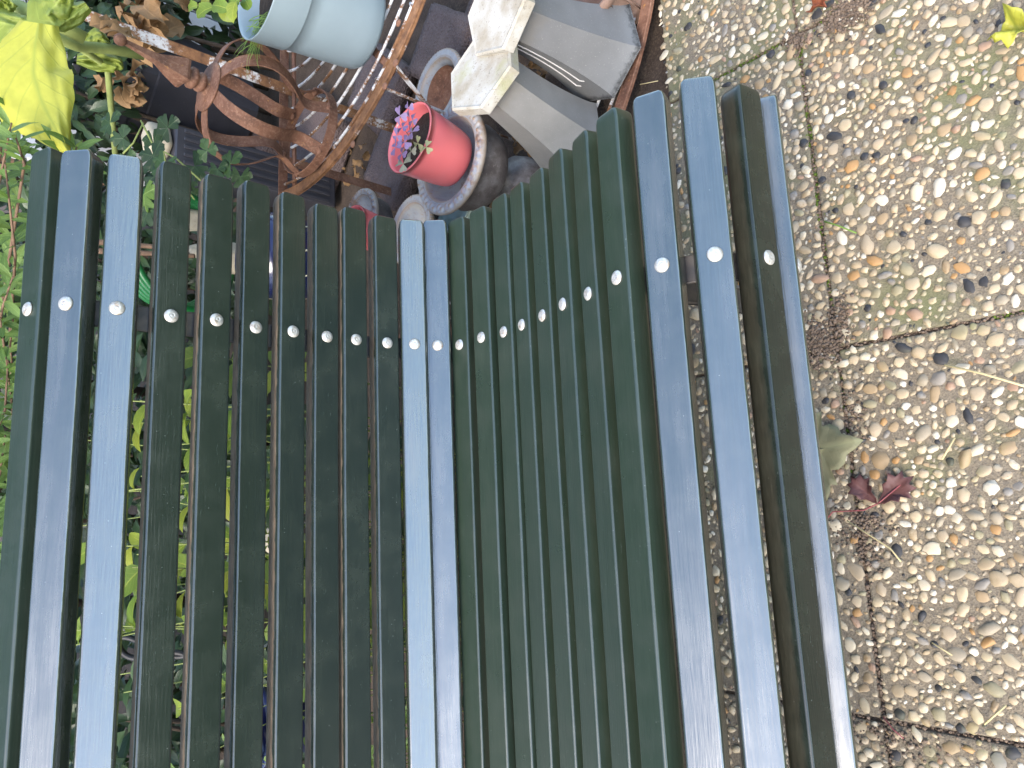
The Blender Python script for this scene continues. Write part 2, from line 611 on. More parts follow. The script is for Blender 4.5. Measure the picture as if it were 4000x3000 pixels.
def m_vase(name, col, edge=True):
    t = NT(name)
    c = t.coord('Object')
    n1 = t.noise(c, 16, 5); n2 = t.noise(c, 320, 4, 0.7)
    lo = tuple(k * 0.86 for k in col)
    base = t.ramp(n1, [(0.35, lo), (0.65, col)])
    base = t.mix(t.ramp(n2, [(0.62, 0.0), (0.72, 0.5)]), base, (0.55, 0.52, 0.47))
    base = t.mix(t.ramp(n2, [(0.27, 0.5), (0.36, 0.0)]), base, (0.10, 0.09, 0.08))
    z = t.sep(c, 2)
    if edge:
        zz = t.math('ADD', z, t.math('MULTIPLY', t.math('SUBTRACT', t.noise(c, 90, 5, 0.7), 0.5), 0.035))
        base = t.mix(t.ramp(zz, [(0.006, 0.95), (0.019, 0.0)]), base, (0.018, 0.018, 0.020))
        base = t.mix(t.ramp(z, [(0.0025, 0.9), (0.0045, 0.0)]), base, t.ramp(n2, [(0.4, (0.05, 0.05, 0.05)), (0.55, (0.55, 0.54, 0.52))]))
    tz = t.math('ADD', z, t.math('MULTIPLY', t.math('SUBTRACT', t.noise(c, 40, 5, 0.7), 0.5), 0.10))
    base = t.mix(t.ramp(tz, [(0.22, 0.0), (0.31, 0.55)]), base, (0.20, 0.16, 0.10))
    t.set(color=base, rough=0.42, metal=0.15, normal=t.bump(n2, 0.2, 0.0009))
    return t.m


def m_slab():
    t = NT('weathered_white_concrete')
    c = t.coord('Object', rnd=True)
    n1 = t.noise(c, 16, 5, 0.6); n2 = t.noise(c, 210, 3, 0.6)
    base = t.ramp(n1, [(0.32, (0.30, 0.26, 0.19)), (0.52, (0.40, 0.375, 0.32)), (0.7, (0.47, 0.46, 0.43))])
    base = t.mix(t.ramp(n2, [(0.30, 0.85), (0.40, 0.0)]), base, (0.17, 0.15, 0.12))
    base = t.mix(t.ramp(t.noise(c, 11, 4), [(0.60, 0.0), (0.74, 0.55)]), base, (0.30, 0.31, 0.12))
    t.set(color=base, rough=0.85, normal=t.bump(n2, 0.5, 0.0012))
    return t.m


M = {}
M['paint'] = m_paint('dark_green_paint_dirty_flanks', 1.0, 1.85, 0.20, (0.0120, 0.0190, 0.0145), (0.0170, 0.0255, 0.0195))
M['paint_muted_reflection'] = m_paint('dark_green_satin_muted_reflection', 0.12, 1.75, 0.27, (0.0170, 0.0290, 0.0175), (0.0245, 0.0390, 0.0240))  # same bench paint; greener tone and lower gloss imitate muted reflections
M['paint_shaded'] = m_paint('dark_green_paint_front_shaded', 0.12, 1.6, 0.22, (0.0105, 0.0150, 0.0110), (0.0150, 0.0200, 0.0150))  # same bench paint, darkened to stand in for the front slat's dim reflection
M['paint_clean'] = m_paint('dark_green_gloss_paint_clean', 0.12)
M['bolt'] = m_bolt()
M['iron'] = m_iron('grey_iron_support', (0.055, 0.055, 0.06), (0.13, 0.115, 0.10))
M['black_iron'] = m_iron('black_painted_iron', (0.015, 0.015, 0.016), (0.035, 0.033, 0.033))
M['rust'] = m_rust()
M['flaked'] = m_flaked('flaked_white_paint', 0.50)
M['flaked_rusty'] = m_flaked('nearly_bare_flaked_paint', 0.36)
M['flaked_mid'] = m_flaked('half_flaked_paint', 0.455)
M['urn'] = m_urn()
M['urnbody'] = m_urnbody()
M['pebble_one'] = m_pebble('pebble_single', 'obj')
M['pebble_many'] = m_pebble('pebble_mass', 'island')
M['mortar'] = m_mortar()
M['soil'] = m_soil()
M['potsoil'] = m_soil('potting_soil', (0.012, 0.010, 0.008), (0.045, 0.035, 0.027))
M['crumb'] = m_soil('brown_soil_crumbs', (0.105, 0.074, 0.052), (0.185, 0.135, 0.096))
M['lava'] = m_lava()
M['vase_dark'] = m_vase('grey_zinc_patina', (0.175, 0.178, 0.182))
M['vase_light'] = m_vase('pale_grey_patina', (0.235, 0.232, 0.225), edge=False)
M['slab'] = m_slab()
M['bluepot'] = m_plain('pale_blue_plastic', (0.225, 0.28, 0.30), 0.38, 0.5, 0.05, 8, 0.06, dirt=(0.30, 0.36, 0.38), dirt_thr=0.70)
M['pinkpot'] = m_plain('glossy_pink_plastic', (0.70, 0.165, 0.165), 0.25, 0.5, 0.04, 8, 0.03, sss=0.25)
M['blackpot'] = m_plain('black_plastic', (0.030, 0.030, 0.037), 0.42, 0.5, 0.15, 12, 0.08, dirt=(0.06, 0.06, 0.065))
M['brownpot'] = m_plain('dusty_brown_plastic', (0.20, 0.13, 0.10), 0.7, 0.3, 0.2, 40, 0.3, dirt=(0.36, 0.27, 0.21))
M['navy'] = m_plain('navy_glaze', (0.010, 0.014, 0.055), 0.15, 0.6, 0.15, 20, 0.05)
M['cream'] = m_plain('cream_glaze', (0.68, 0.62, 0.46), 0.4)
M['teal'] = m_plain('pale_celadon_glaze', (0.21, 0.28, 0.25), 0.2, 0.6, 0.1, 10, 0.03)
M['beige'] = m_plain('beige_stone', (0.40, 0.35, 0.26), 0.9, 0.2, 0.15, 40, 0.4, dirt=(0.20, 0.17, 0.12))
M['hose'] = m_plain('green_rubber_hose', (0.008, 0.115, 0.028), 0.35, 0.5, 0.05, 10, 0.03)
M['white'] = m_plain('white_painted_board', (0.62, 0.63, 0.64), 0.5, 0.4, 0.06, 10, 0.1, dirt=(0.35, 0.34, 0.31))
M['whitemark'] = m_plain('white_line', (0.68, 0.67, 0.66), 0.6)
M['brick'] = m_plain('brown_brick', (0.13, 0.075, 0.052), 0.9, 0.2, 0.3, 9, 0.4)
M['wood'] = m_plain('brown_twig', (0.16, 0.10, 0.065), 0.9, 0.2, 0.3, 60, 0.4)
M['bark'] = m_plain('bark', (0.075, 0.055, 0.04), 0.9, 0.2, 0.3, 30, 0.6)
M['straw'] = m_plain('dry_straw', (0.50, 0.40, 0.20), 0.7)
M['stalk'] = m_plain('green_stalk', (0.23, 0.27, 0.085), 0.7, 0.3, 0.2, 30, 0.2)
M['redstalk'] = m_plain('red_stalk', (0.22, 0.05, 0.05), 0.5)
M['yellowleaf'] = m_leaf('yellow_green_leaf', [(0.46, 0.46, 0.055), (0.52, 0.50, 0.075)], 0.30, 0.5, 0.65, vein_col=(0.27, 0.32, 0.05))
M['tobacco'] = m_leaf('light_green_leaf', [(0.20, 0.26, 0.035), (0.30, 0.36, 0.07)], 0.35, 0.55, 0.4)
M['shrubleaf'] = m_leaf('narrow_green_leaf', [(0.10, 0.18, 0.030), (0.17, 0.27, 0.055), (0.24, 0.35, 0.09)], 0.35, 0.4, 0.45, rnd='obj')
M['darkleaf'] = m_leaf('dark_green_leaf', [(0.018, 0.036, 0.014), (0.032, 0.062, 0.022), (0.05, 0.09, 0.03)], 0.25, 0.4, 0.3)
M['darkleaf1'] = m_leaf('dark_single_leaf', [(0.022, 0.045, 0.016), (0.05, 0.095, 0.03)], 0.25, 0.4, 0.4, rnd='obj')
M['limeleaf'] = m_leaf('lime_leaf', [(0.14, 0.23, 0.032), (0.24, 0.33, 0.045), (0.38, 0.39, 0.05)], 0.4, 0.45, 0.4, rnd='obj')
M['dryleaf'] = m_leaf('dry_brown_leaf', [(0.13, 0.075, 0.035), (0.24, 0.14, 0.06), (0.34, 0.20, 0.085)], 0.2, 0.8, 0.3)
M['purple'] = m_leaf('purple_oxalis_leaf', [(0.17, 0.115, 0.23), (0.26, 0.19, 0.32)], 0.25, 0.5, 0.3, rnd='obj')
M['oxgreen'] = m_leaf('grey_green_oxalis_leaf', [(0.22, 0.22, 0.18), (0.38, 0.38, 0.16)], 0.25, 0.5, 0.3, rnd='obj')
M['grass'] = m_leaf('grass_blade', [(0.14, 0.25, 0.035), (0.26, 0.40, 0.07)], 0.3, 0.5, 0.1)
M['mapleleaf'] = m_leaf('dull_olive_leaf', [(0.215, 0.205, 0.105), (0.24, 0.22, 0.12)], 0.15, 0.7, 0.35, vein_col=(0.32, 0.33, 0.17))
M['redleaf'] = m_leaf('dark_red_leaf', [(0.105, 0.042, 0.038), (0.13, 0.05, 0.042)], 0.15, 0.6, 0.3)
M['rustleaf'] = m_leaf('orange_brown_leaf', [(0.26, 0.075, 0.03)], 0.15, 0.6, 0.3)
M['moss'] = m_plain('moss', (0.085, 0.12, 0.020), 0.95, 0.1, 0.4, 200, 0.5)

# ------------------------------------------------------------------ ground
YV = Vector((0, 1, 0)); ZV = Vector((0, 0, 1))
mb = MB()
mb.add([(-60, -60, -0.03), (60, -60, -0.03), (60, 60, -0.03), (-60, 60, -0.03)], [[0, 1, 2, 3]])
tag(mb.build('soil', M['soil']), kind='structure')

lw = MB()  # unseen dark ground, added so the backrest slats mirror little light
lw.add([(0.085, -12, -0.004), (14, -12, -0.004), (14, 12, -0.004), (0.085, 12, -0.004)], [[0, 1, 2, 3]])
M['added_dark_ground'] = m_soil('added_dark_turf', (0.020, 0.034, 0.010), (0.045, 0.065, 0.020))
tag(lw.build('added_dark_ground', M['added_dark_ground']), kind='structure')
paving = empty('paving', (0, 0, 0), kind='structure')
JX, JY, PS, GAP = -0.512, 0.243, 0.592, 0.0055
q = MB(); q.box((-0.36, 0.0, -0.022), (0.88, 4.2, 0.030)); q.build('joint_sand', M['crumb'], paving, smooth=False)
slabs = {}
PAVE_EDGE = -0.80
for ix in range(-1, 1):
    for iy in range(-4, 3):
        x0 = JX + ix * PS; y0 = JY + iy * PS
        x0c = max(x0, PAVE_EDGE) if ix == -1 else x0
        bm = bmesh.new()
        nx, ny = 6, 6
        w, h = x0 + PS - x0c - GAP, PS - GAP
        mbb = MB()
        mbb.box((0, 0, -0.025), (w, h, 0.05), bev=0.004)
        me = mesh_from(mbb.v, mbb.f)
        o = link('paving_slab', me, M['mortar'], paving, smooth=False)
        o.location = (x0c + GAP / 2 + w / 2, y0 + GAP / 2 + h / 2, 0)
        o.rotation_euler = (rng.uniform(-.003, .003), rng.uniform(-.003, .003), rng.uniform(-.004, .004))
        slabs[(ix, iy)] = (o, x0c + GAP / 2, y0 + GAP / 2, w, h)

# pebbles: dart throwing with a hash grid
cell = 0.02
grid = {}
pebs = []


def proj(p):
    q = Vector(p) - Vector((0, 0, CAM_H))
    d = q.dot(CF)
    return 2000 + 2780 * q.dot(CX) / d, 1500 + 2780 * q.dot(CD) / d, d


def try_peb(x, y, r, slack):
    gx, gy = int(x // cell), int(y // cell)
    k = 2
    for i in range(gx - k, gx + k + 1):
        for j in range(gy - k, gy + k + 1):
            for (a, b, c) in grid.get((i, j), ()):
                if (a - x) ** 2 + (b - y) ** 2 < ((c + r) * slack) ** 2: return False
    grid.setdefault((gx, gy), []).append((x, y, r))
    return True


X0, X1, Y0, Y1 = PAVE_EDGE, 0.0, -0.62, 1.25
for (r0, r1, tries) in ((0.0115, 0.0150, 70), (0.0085, 0.0115, 1100), (0.0060, 0.0085, 6500), (0.0040, 0.0060, 15000), (0.0022, 0.0040, 24000)):
    for _ in range(tries):
        x = rng.uniform(X0, X1); y = rng.uniform(Y0, Y1); r = rng.uniform(r0, r1)
        if x < -0.72 and rng.random() < 0.6: continue
        ix = math.floor((x - JX) / PS); iy = math.floor((y - JY) / PS)
        if (ix, iy) not in slabs: continue
        fx = (x - JX) - ix * PS; fy = (y - JY) - iy * PS
        e = GAP / 2 + r * 0.7
        if fx < e or fy < e or fx > PS - e or fy > PS - e: continue
        if try_peb(x, y, r, 0.93 if r > 0.006 else 0.98):
            pebs.append((x, y, r, (ix, iy)))
print('pebbles', len(pebs))
PV = []
for k in range(14):
    q = MB()
    q.blob((0, 0, 0), 1.0, sub=2, sc=(1, 1, 1), amp=0.42, seed=k * 3.1, freq=1.5, cut=-0.35)
    me = mesh_from(q.v, q.f)
    me.materials.append(M['pebble_one'])
    for p in me.polygons: p.use_smooth = True
    PV.append((me, q))
scored = []
for i, (x, y, r, sl) in enumerate(pebs):
    px, py, d = proj((x, y, 0))
    inside = -20 < px < 4020 and -20 < py < 3020
    # hidden behind the bench? keep simple: visible right of the bench front edge line
    vis = inside and px > 2960 + 0.115 * max(0, py - 395)
    scored.append((-(r / d) if vis else 1.0, i))
scored.sort()
big = set(i for s, i in scored[:300] if s < 0)
stuffmb = MB()
for i, (x, y, r, sl) in enumerate(pebs):
    asp = 1.0 + 1.1 * rng.random() ** 1.7
    sx, sy, sz = r * math.sqrt(asp) * 1.04, r / math.sqrt(asp) * 1.04, r * rng.uniform(0.34, 0.62)
    a = rng.uniform(0, 6.28)
    me, q = PV[rng.randrange(14)]
    tilt = (rng.uniform(-.2, .2), rng.uniform(-.2, .2), a)
    zz = -sz * rng.uniform(0.0, 0.35)
    if i in big:
        so = slabs[sl][0]
        o = bpy.data.objects.new('pebble', me); COL.objects.link(o)
        o.parent = so
        o.location = (x - so.location.x, y - so.location.y, zz)
        o.rotation_euler = tilt; o.scale = (sx, sy, sz)
    else:
        from mathutils import Euler
        rm = Euler(tilt).to_matrix()
        stuffmb.add([rm @ Vector((v.x * sx, v.y * sy, v.z * sz)) + Vector((x, y, zz)) for v in q.v], q.f)
tag(stuffmb.build('pebble_mass', M['pebble_many'], paving), kind='stuff')

# soil and moss in the joints
cr = MB(); ms = MB()
def crumb_line(mbx, x0, y0, x1, y1, n, spread, rr, z=-0.004):
    for _ in range(n):
        t = rng.random()
        x = x0 + (x1 - x0) * t + rng.gauss(0, spread); y = y0 + (y1 - y0) * t + rng.gauss(0, spread)
        r = rng.uniform(*rr)
        mbx.blob((x, y, z + rng.uniform(-.002, .002)), r, sub=1, amp=0.5, seed=rng.random() * 50, sc=(1, 1, .7))
crumb_line(cr, JX, -0.5, JX, 1.2, 900, 0.0028, (0.0018, 0.004), -0.0035)
for jy in (JY - PS, JY, JY + PS):
    crumb_line(cr, -0.75, jy, 0.0, jy, 420, 0.0024, (0.0016, 0.0035), -0.004)
def crumb_patch(cx, cy, sx, sy, n, rr=(0.0012, 0.0038)):
    for _ in range(n):
        cr.blob((cx + rng.gauss(0, sx), cy + rng.gauss(0, sy), rng.uniform(0.0, 0.003)), rng.uniform(*rr), sub=1, amp=0.5, seed=rng.random() * 50, sc=(1, 1, .7))
for (px, py, sx, sy, n) in [(3200, 1340, .020, .022, 620), (3330, 40, .018, .02, 420), (3255, 90, .014, .012, 200), (3110, 165, .010, .010, 160), (3290, 1240, .008, .02, 140), (3360, 2060, .025, .018, 150), (3330, 1620, .01, .02, 90), (3480, 2880, .05, .012, 110), (3380, 2110, .012, .03, 160)]:
    p = at(px, py, 0)
    crumb_patch(p.x, p.y, sx, sy, n)
tag(cr.build('soil_crumbs', M['crumb']), 'brown crumbs of soil spilling from the joints between the paving slabs', 'soil', kind='stuff')
for (a, b, c, d, n) in [(JX - .004, .35, JX - .004, .80, 220), (JX + .004, .30, JX + .004, .70, 120), (-0.70, JY + PS, -0.55, JY + PS, 160), (JX, .80, JX + .05, JY + PS, 60), (-0.30, JY, -0.2, JY, 40), (JX, -.1, JX, .2, 60)]:
    crumb_line(ms, a, b, c, d, n, 0.004, (0.0015, 0.0035), -0.004)
tag(ms.build('moss_tufts', M['moss']), 'green moss growing along the joints of the paving', 'moss', kind='stuff')

# ------------------------------------------------------------------ bench
bench = empty('garden_bench', (-0.8, 0, 0), 'dark green painted bench of curved slats with domed steel bolts', 'bench')
SL = [(-1.198, 1.056, .536, 127), (-1.141, 1.0638, .537, 68), (-1.092, 1.0284, .527, 44), (-1.075, 0.9686, .53, 18), (-1.0758, 0.8985, .539, 1), (-1.0699, 0.8358, .534, -1),
      (-1.0800, 0.7715, .546, -2), (-1.0761, 0.7108, .541, -2), (-1.0790, 0.649, .538, 0), (-1.0688, 0.5997, .541, 3), (-1.0650, 0.5387, .540, 7), (-1.0437, 0.4963, .537, 27),
      (-1.034, 0.4513, .544, 40), (-1.0112, 0.4198, .546, 84), (-0.9459, 0.4202, .543, 88), (-0.8925, 0.4143, .548, 96), (-0.8434, 0.4168, .549, 103), (-0.7807, 0.4289, .546, 104),
      (-0.7203, 0.4441, .548, 107), (-0.6582, 0.455, .547, 108), (-0.5891, 0.474, .544, 99), (-0.5211, 0.4653, .543, 71), (-0.4578, 0.4412, .544, 51), (-0.4238, 0.371, .54, 9), (-0.417, 0.309, .54, -24)]
BOLT_Y = 0.3012
YB = -0.92
SW, ST = 0.0455, 0.038


def section(inset, zin):
    w = SW / 2 - inset
    top = -zin
    bot = -ST + inset * 0.7
    r, rb = 0.0042, 0.011
    P = []
    for k in range(4):
        a = math.pi / 2 * k / 3
        P.append((w - r + r * math.sin(a), top - r + r * math.cos(a)))
    for k in range(4):
        a = math.pi / 2 * k / 3
        P.append((w - rb + rb * math.cos(a), bot + rb - rb * math.sin(a)))
    P += [(-x, z) for (x, z) in P[::-1]]
    return P


def slat_mesh(yend, seed):
    V = []; F = []
    st = []
    # end shaping: (distance from the end, inset)
    es = [(0.0, 0.0065, 0.0030), (0.0012, 0.0035, 0.0012), (0.004, 0.0014, 0.0003), (0.010, 0.0003, 0.0), (0.016, 0.0, 0.0)]
    for (d, i, z) in es: st.append((yend - d, i, z))
    N = 28
    for k in range(1, N): st.append((yend - 0.016 + (YB + 0.016 - (yend - 0.016)) * k / N, 0, 0))
    for (d, i, z) in es[::-1]: st.append((YB + d, i, z))
    n = None
    for (y, i, z) in st:
        P = section(i, z)
        n = len(P)
        wob = 0.0007 * noise.noise(Vector((seed, y * 4, 0)))
        wob2 = 0.0006 * noise.noise(Vector((seed + 9, y * 5, 3)))
        bow = 0.0
        for (a, b) in P:
            # convex sawn end: the middle of the end stands slightly proud
            V.append((a + wob, y + (0.0025 * (1 - (a / (SW / 2)) ** 2) if abs(y - yend) < .011 else 0), b + wob2))
    m_ = len(st)
    for i in range(m_ - 1):
        for k in range(n):
            k2 = (k + 1) % n
            F.append([i * n + k, (i + 1) * n + k, (i + 1) * n + k2, i * n + k2][::-1])
    F.append(list(range(n))); F.append([(m_ - 1) * n + k for k in range(n)][::-1])
    me = mesh_from(V, F)
    bm = bmesh.new(); bm.from_mesh(me); bmesh.ops.recalc_face_normals(bm, faces=bm.faces); bm.to_mesh(me); bm.free()
    return me


bq = MB()
bq.lathe([(0.0101, -0.0005), (0.0102, 0.0006), (0.0095, 0.0019), (0.0078, 0.0033), (0.0055, 0.0043), (0.0034, 0.0048), (0.0030, 0.0045), (0.0024, 0.0045), (0.0018, 0.0049), (0.0005, 0.0050)], 28, cap1=True)
bolt_me = mesh_from(bq.v, bq.f)
bolt_me.materials.append(M['bolt'])
for p in bolt_me.polygons: p.use_smooth = True
under = []
for i, (x, z, ye, el) in enumerate(SL):
    ph = R_(el)
    nrm = Vector((math.cos(ph), 0, math.sin(ph)))
    tng = Vector((math.sin(ph), 0, -math.cos(ph)))
    me = slat_mesh(ye, i * 5.3)
    o = link('slat', me, M['paint_shaded'] if i == 23 else M['paint'] if 4 <= i <= 10 else (M['paint_muted_reflection'] if i < 2 or 13 <= i <= 20 else M['paint_clean']), bench)
    mw = Matrix((tng, YV, nrm)).transposed().to_4x4()
    mw.translation = Vector((x + 0.8, 0, z))
    o.matrix_basis = mw
    md = o.modifiers.new('weighted', 'WEIGHTED_NORMAL'); md.keep_sharp = True; md.weight = 100
    for yb in (BOLT_Y, BOLT_Y - 0.98):
        b = bpy.data.objects.new('bolt', bolt_me); COL.objects.link(b)
        b.parent = o
        b.location = (rng.uniform(-.0008, .0008), yb + rng.uniform(-.001, .001), 0)
        b.rotation_euler = (0, 0, rng.uniform(0, 6.28))
    under.append(Vector((x, 0, z)) - nrm * (ST + 0.004))
for yb in (BOLT_Y, BOLT_Y - 0.98):
    fr = MB()
    fr.strip([u + YV * yb for u in under], YV, 0.038, 0.007)
    fr.build('support_bar', M['iron'], bench, True, sharp=40)
    lg = MB()
    def leg(pts, r):
        lg.strip([Vector((a, yb, b)) for a, b in pts], YV, 0.038, 0.012)
    leg([(-0.60, 0.42), (-0.56, 0.30), (-0.55, 0.15), (-0.58, 0.0)], 0)
    lg.build('front_leg', M['iron'], bench, True, sharp=40)
    lg = MB()
    leg([(-1.06, 0.44), (-1.09, 0.30), (-1.15, 0.14), (-1.24, 0.0)], 0)
    lg.build('rear_leg', M['iron'], bench, True, sharp=40)

# ------------------------------------------------------------------ plant stand
PC = Vector((-1.655, 1.63, 0))
def arc(r, z, a0, a1, n=48, c=PC):
    return [Vector((c.x + r * math.cos(R_(a0 + (a1 - a0) * k / n)), c.y + r * math.sin(R_(a0 + (a1 - a0) * k / n)), z)) for k in range(n + 1)]
stand = empty('plant_stand', (PC.x, PC.y, 0), 'rusty half round wire plant stand with flaking white paint', 'plant stand')
XC = -1.835
def half(r, z, n=64):
    c = PC if z > .2 else Vector((-1.60, 1.33, 0))
    a = math.degrees(math.acos((XC - c.x) / r))
    return arc(r, z, -a, a, n, c)
tiers = ((0.745, 0.40, 'tier_rim'), (0.823, 0.018, 'tier_rim'))
for (r, z, nm) in tiers:
    q = MB(); q.strip(half(r, z), ZV, 0.030, 0.006) if False else q.strip(half(r, z), lambda i: ZV, 0.012, 0.030)
    q.build(nm, M['rust'] if z < .2 else M['flaked_rusty'], stand, True, sharp=40)
    nr = int(r / 0.058) if z > .2 else 3
    for k in range(1, nr):
        rr = r - 0.022 - (k - 1) * 0.058 if k > 1 else r - 0.036
        if rr < 0.22: continue
        q = MB(); q.tube(half(rr, z - 0.004, 40), 0.0038, 8)
        q.build('wire', M['flaked'], stand, True)
    if z < .2: continue
    q = MB(); e = math.sqrt(r * r - (XC - PC.x) ** 2)
    q.strip([Vector((XC, PC.y - e, z)), Vector((XC, PC.y + e, z))], ZV, 0.026, 0.005)
    q.build('back_bar', M['rust'], stand, True, sharp=40)
    for a in ((-80, -62, -47, -33, -5, 25, 60) if z > .2 else ()):
        d0 = PC + Vector((r * math.cos(R_(a)), r * math.sin(R_(a)), z - .004)); d1 = PC + Vector(((r - .045) * math.cos(R_(a)), (r - .045) * math.sin(R_(a)), z - .004))
        q = MB(); q.tube([d0, d1], .0042, 8); q.build('peg', M['flaked'], stand, True)
    for a in ((-100, -58, 10, 60) if z > .2 else ()):
        q = MB(); q.strip([PC + Vector((-.15, 0, z - 0.012)), PC + Vector((r * math.cos(R_(a)), r * math.sin(R_(a)), z - 0.012))], ZV, 0.006, 0.018)
        q.build('radial_bar', M['rust'], stand, True, sharp=40)
def rimpt(px, py, Z=.40): return at(px, py, Z)
# front legs and braces
for (a, b) in (((1500, 342), None), ):
    p = rimpt(1500, 342)
    p0 = Vector((p.x, p.y, 0.0))
    q = MB(); q.strip([p + Vector((-.012, .008, 0.0)), p0 + Vector((0.0, 0.0, 0.0))], lambda i: Vector((.8, -.5, 0)), 0.026, 0.005)
    q.build('leg', M['flaked'], stand, True, sharp=40)
    p2 = rimpt(1553, 255)
    q = MB(); q.strip([p2 + Vector((-.012, .006, 0.0)), p.lerp(p0, 0.30)], lambda i: Vector((.8, -.5, 0)), 0.022, 0.004)
    q.build('brace', M['flaked'], stand, True, sharp=40)
    for (sx, sy, zz, nn) in ((1547, 247, .412, ZV), (1505, 338, .412, ZV), (1558, 90, .409, ZV), (1380, 564, .409, ZV)):
        c = rimpt(sx, sy, zz)
        q = MB(); q.lathe([(0.0085, 0), (0.0085, 0.002), (0.006, 0.0045), (0.0012, 0.0052)], 16, cap1=True)
        o = q.build('screw', M['rust'], stand)
        o.location = c - Vector((PC.x, PC.y, 0))
# rear leg and the post that carries the upper tiers
b0 = at(1125, 350, .40)
q = MB(); q.strip([Vector((b0.x, b0.y, 0.0)), Vector((b0.x, b0.y, 1.05))], lambda i: Vector((.55, .83, 0)), 0.028, 0.007)
q.build('post', M['flaked_mid'], stand, True, sharp=40)
for (yy) in (1.02, 2.2):
    q = MB(); q.strip([Vector((XC, yy, .40)), Vector((XC, yy, 0))], lambda i: Vector((0, 1, 0)), 0.026, 0.005)
    q.build('leg', M['rust'], stand, True, sharp=40)

# ------------------------------------------------------------------ lava stone blocks under the stand
def stone_block(c, size, rot, label, group='purple brown stone blocks under the plant stand'):
    bm = bmesh.new()
    bmesh.ops.create_cube(bm, size=1)
    for v in bm.verts: v.co = Vector((v.co.x * size[0], v.co.y * size[1], v.co.z * size[2]))
    bmesh.ops.bevel(bm, geom=bm.edges[:], offset=0.006, segments=2, affect='EDGES')
    bmesh.ops.subdivide_edges(bm, edges=[e for e in bm.edges if e.calc_length() > 0.06], cuts=9, use_grid_fill=True)
    s = rng.random() * 40
    for v in bm.verts:
        v.co += v.co.normalized() * 0.004 * noise.noise(v.co * 28 + Vector((s, s, s))) + Vector((0, 0, .003 * noise.noise(v.co * 70 + Vector((s, 0, s)))))
    me = bpy.data.meshes.new('mesh'); bm.to_mesh(me); bm.free()
    o = link('stone_block', me, M['lava'])
    o.location = c; o.rotation_euler = (0, 0, R_(rot))
    tag(o, label, 'stone block', group)
    return o
RB = -44.0
blk = [((1690, 170), (.27, .22, .07), 'rough purple brown block behind the oval white rusty dish'),
       ((1890, 20), (.24, .24, .06), 'rough brown block behind the two hexagonal vases'),
       ((1180, 560), (.36, .34, .09), 'rough block under the rusty crown, beneath the wire shelf'),
       ((1490, 640), (.26, .20, .06), 'rough block between the wire shelf rim and the pink pot'),
       ((1440, 330), (.30, .24, .06), 'rough block beneath the pale blue pot, under the shelf'),
       ((960, 610), (.22, .22, .12), 'rough block at the foot of the black planter')]
for (pp, sz, lb) in blk:
    c = at(pp[0], pp[1], sz[2])
    stone_block((c.x, c.y, sz[2] / 2 - 0.02), sz, RB + rng.uniform(-3, 3), lb)

# ------------------------------------------------------------------ hexagonal vases
def hexring(r, z, rot, ch=0.0):
    return [Vector((r * math.cos(R_(rot + 60 * k)), r * math.sin(R_(rot + 60 * k)), z)) for k in range(6)]
def hexloft(mbx, prof, rot):
    V = []; F = []
    for (r, z) in prof: V += hexring(r, z, rot)
    for i in range(len(prof) - 1):
        for k in range(6):
            k2 = (k + 1) % 6
            F.append([i * 6 + k, i * 6 + k2, (i + 1) * 6 + k2, (i + 1) * 6 + k])
    F.append(list(range(6))[::-1]); F.append([(len(prof) - 1) * 6 + k for k in range(6)])
    mbx.add(V, F)
def hex_vase(base, top, rot, mat, label, rtop=0.098, lines=False, rb=0.115):
    base = Vector(base); top = Vector(top)
    ax = (top - base); L = ax.length; ax.normalize()
    o = empty('hexagonal_vase', base, label, 'vase', 'upturned hexagonal vases')
    o.rotation_mode = 'QUATERNION'
    o.rotation_quaternion = ZV.rotation_difference(ax)
    h = L - 0.03
    q = MB()
    prof = []
    for k in range(13):
        t = k / 12
        prof.append((0.059 + (rb - 0.059) * (1 - t) ** 2.4 + 0.004 * math.sin(t * 3.1), h * t))
    prof = [(rb - .004, 0.0)] + [(rb + .001, 0.004)] + prof[1:]
    hexloft(q, prof, rot)
    b = q.build('body', mat, o, smooth=False, sharp=24)
    q = MB()
    hexloft(q, [(rtop - .003, h + .0005), (rtop, h + .003), (rtop, h + .026), (rtop - .004, h + .030)], rot)
    me_o = q.build('base_plate', M['slab'], o, smooth=False)
    bm = bmesh.new(); bm.from_mesh(me_o.data)
    tops = [f for f in bm.faces if f.normal.z > .9]
    bmesh.ops.inset_region(bm, faces=tops, thickness=0.006)
    for f in bm.faces:
        if f in tops:
            for v in f.verts: v.co.z -= 0.002
    bmesh.ops.triangulate(bm, faces=tops)
    bm.to_mesh(me_o.data); bm.free()
    if lines:
        # two raised white lines on one flank
        a0 = R_(rot + lines); a1 = R_(rot + lines + 60)
        def onface(u, z):
            t = z / h
            r = 0.059 + (rb - 0.059) * (1 - t) ** 2.4 + 0.004 * math.sin(t * 3.1)
            p0 = Vector((math.cos(a0), math.sin(a0), 0)) * r; p1 = Vector((math.cos(a1), math.sin(a1), 0)) * r
            p = p0.lerp(p1, u); nn = Vector((math.cos((a0 + a1) / 2), math.sin((a0 + a1) / 2), 0))
            return p + nn * 0.0006 + Vector((0, 0, z)), nn
        for (u, z0, z1, uf) in ((0.66, 0.075, 0.27, 0.78), (0.38, 0.060, 0.27, 0.50)):
            q = MB()
            pts = [onface(u, z1 + (z0 - z1) * k / 10)[0] for k in range(11)] + [onface(uf, z0 - .004)[0]]
            nn = onface(u, z0)[1]
            q.strip(pts, lambda i: nn.cross(ZV), 0.003, 0.0012)
            q.build('line_ornament', M['whitemark'], o)
    return o
hb2 = at(2390, 262, .03); hb1 = at(2270, 545, .03)
HT = 0.335
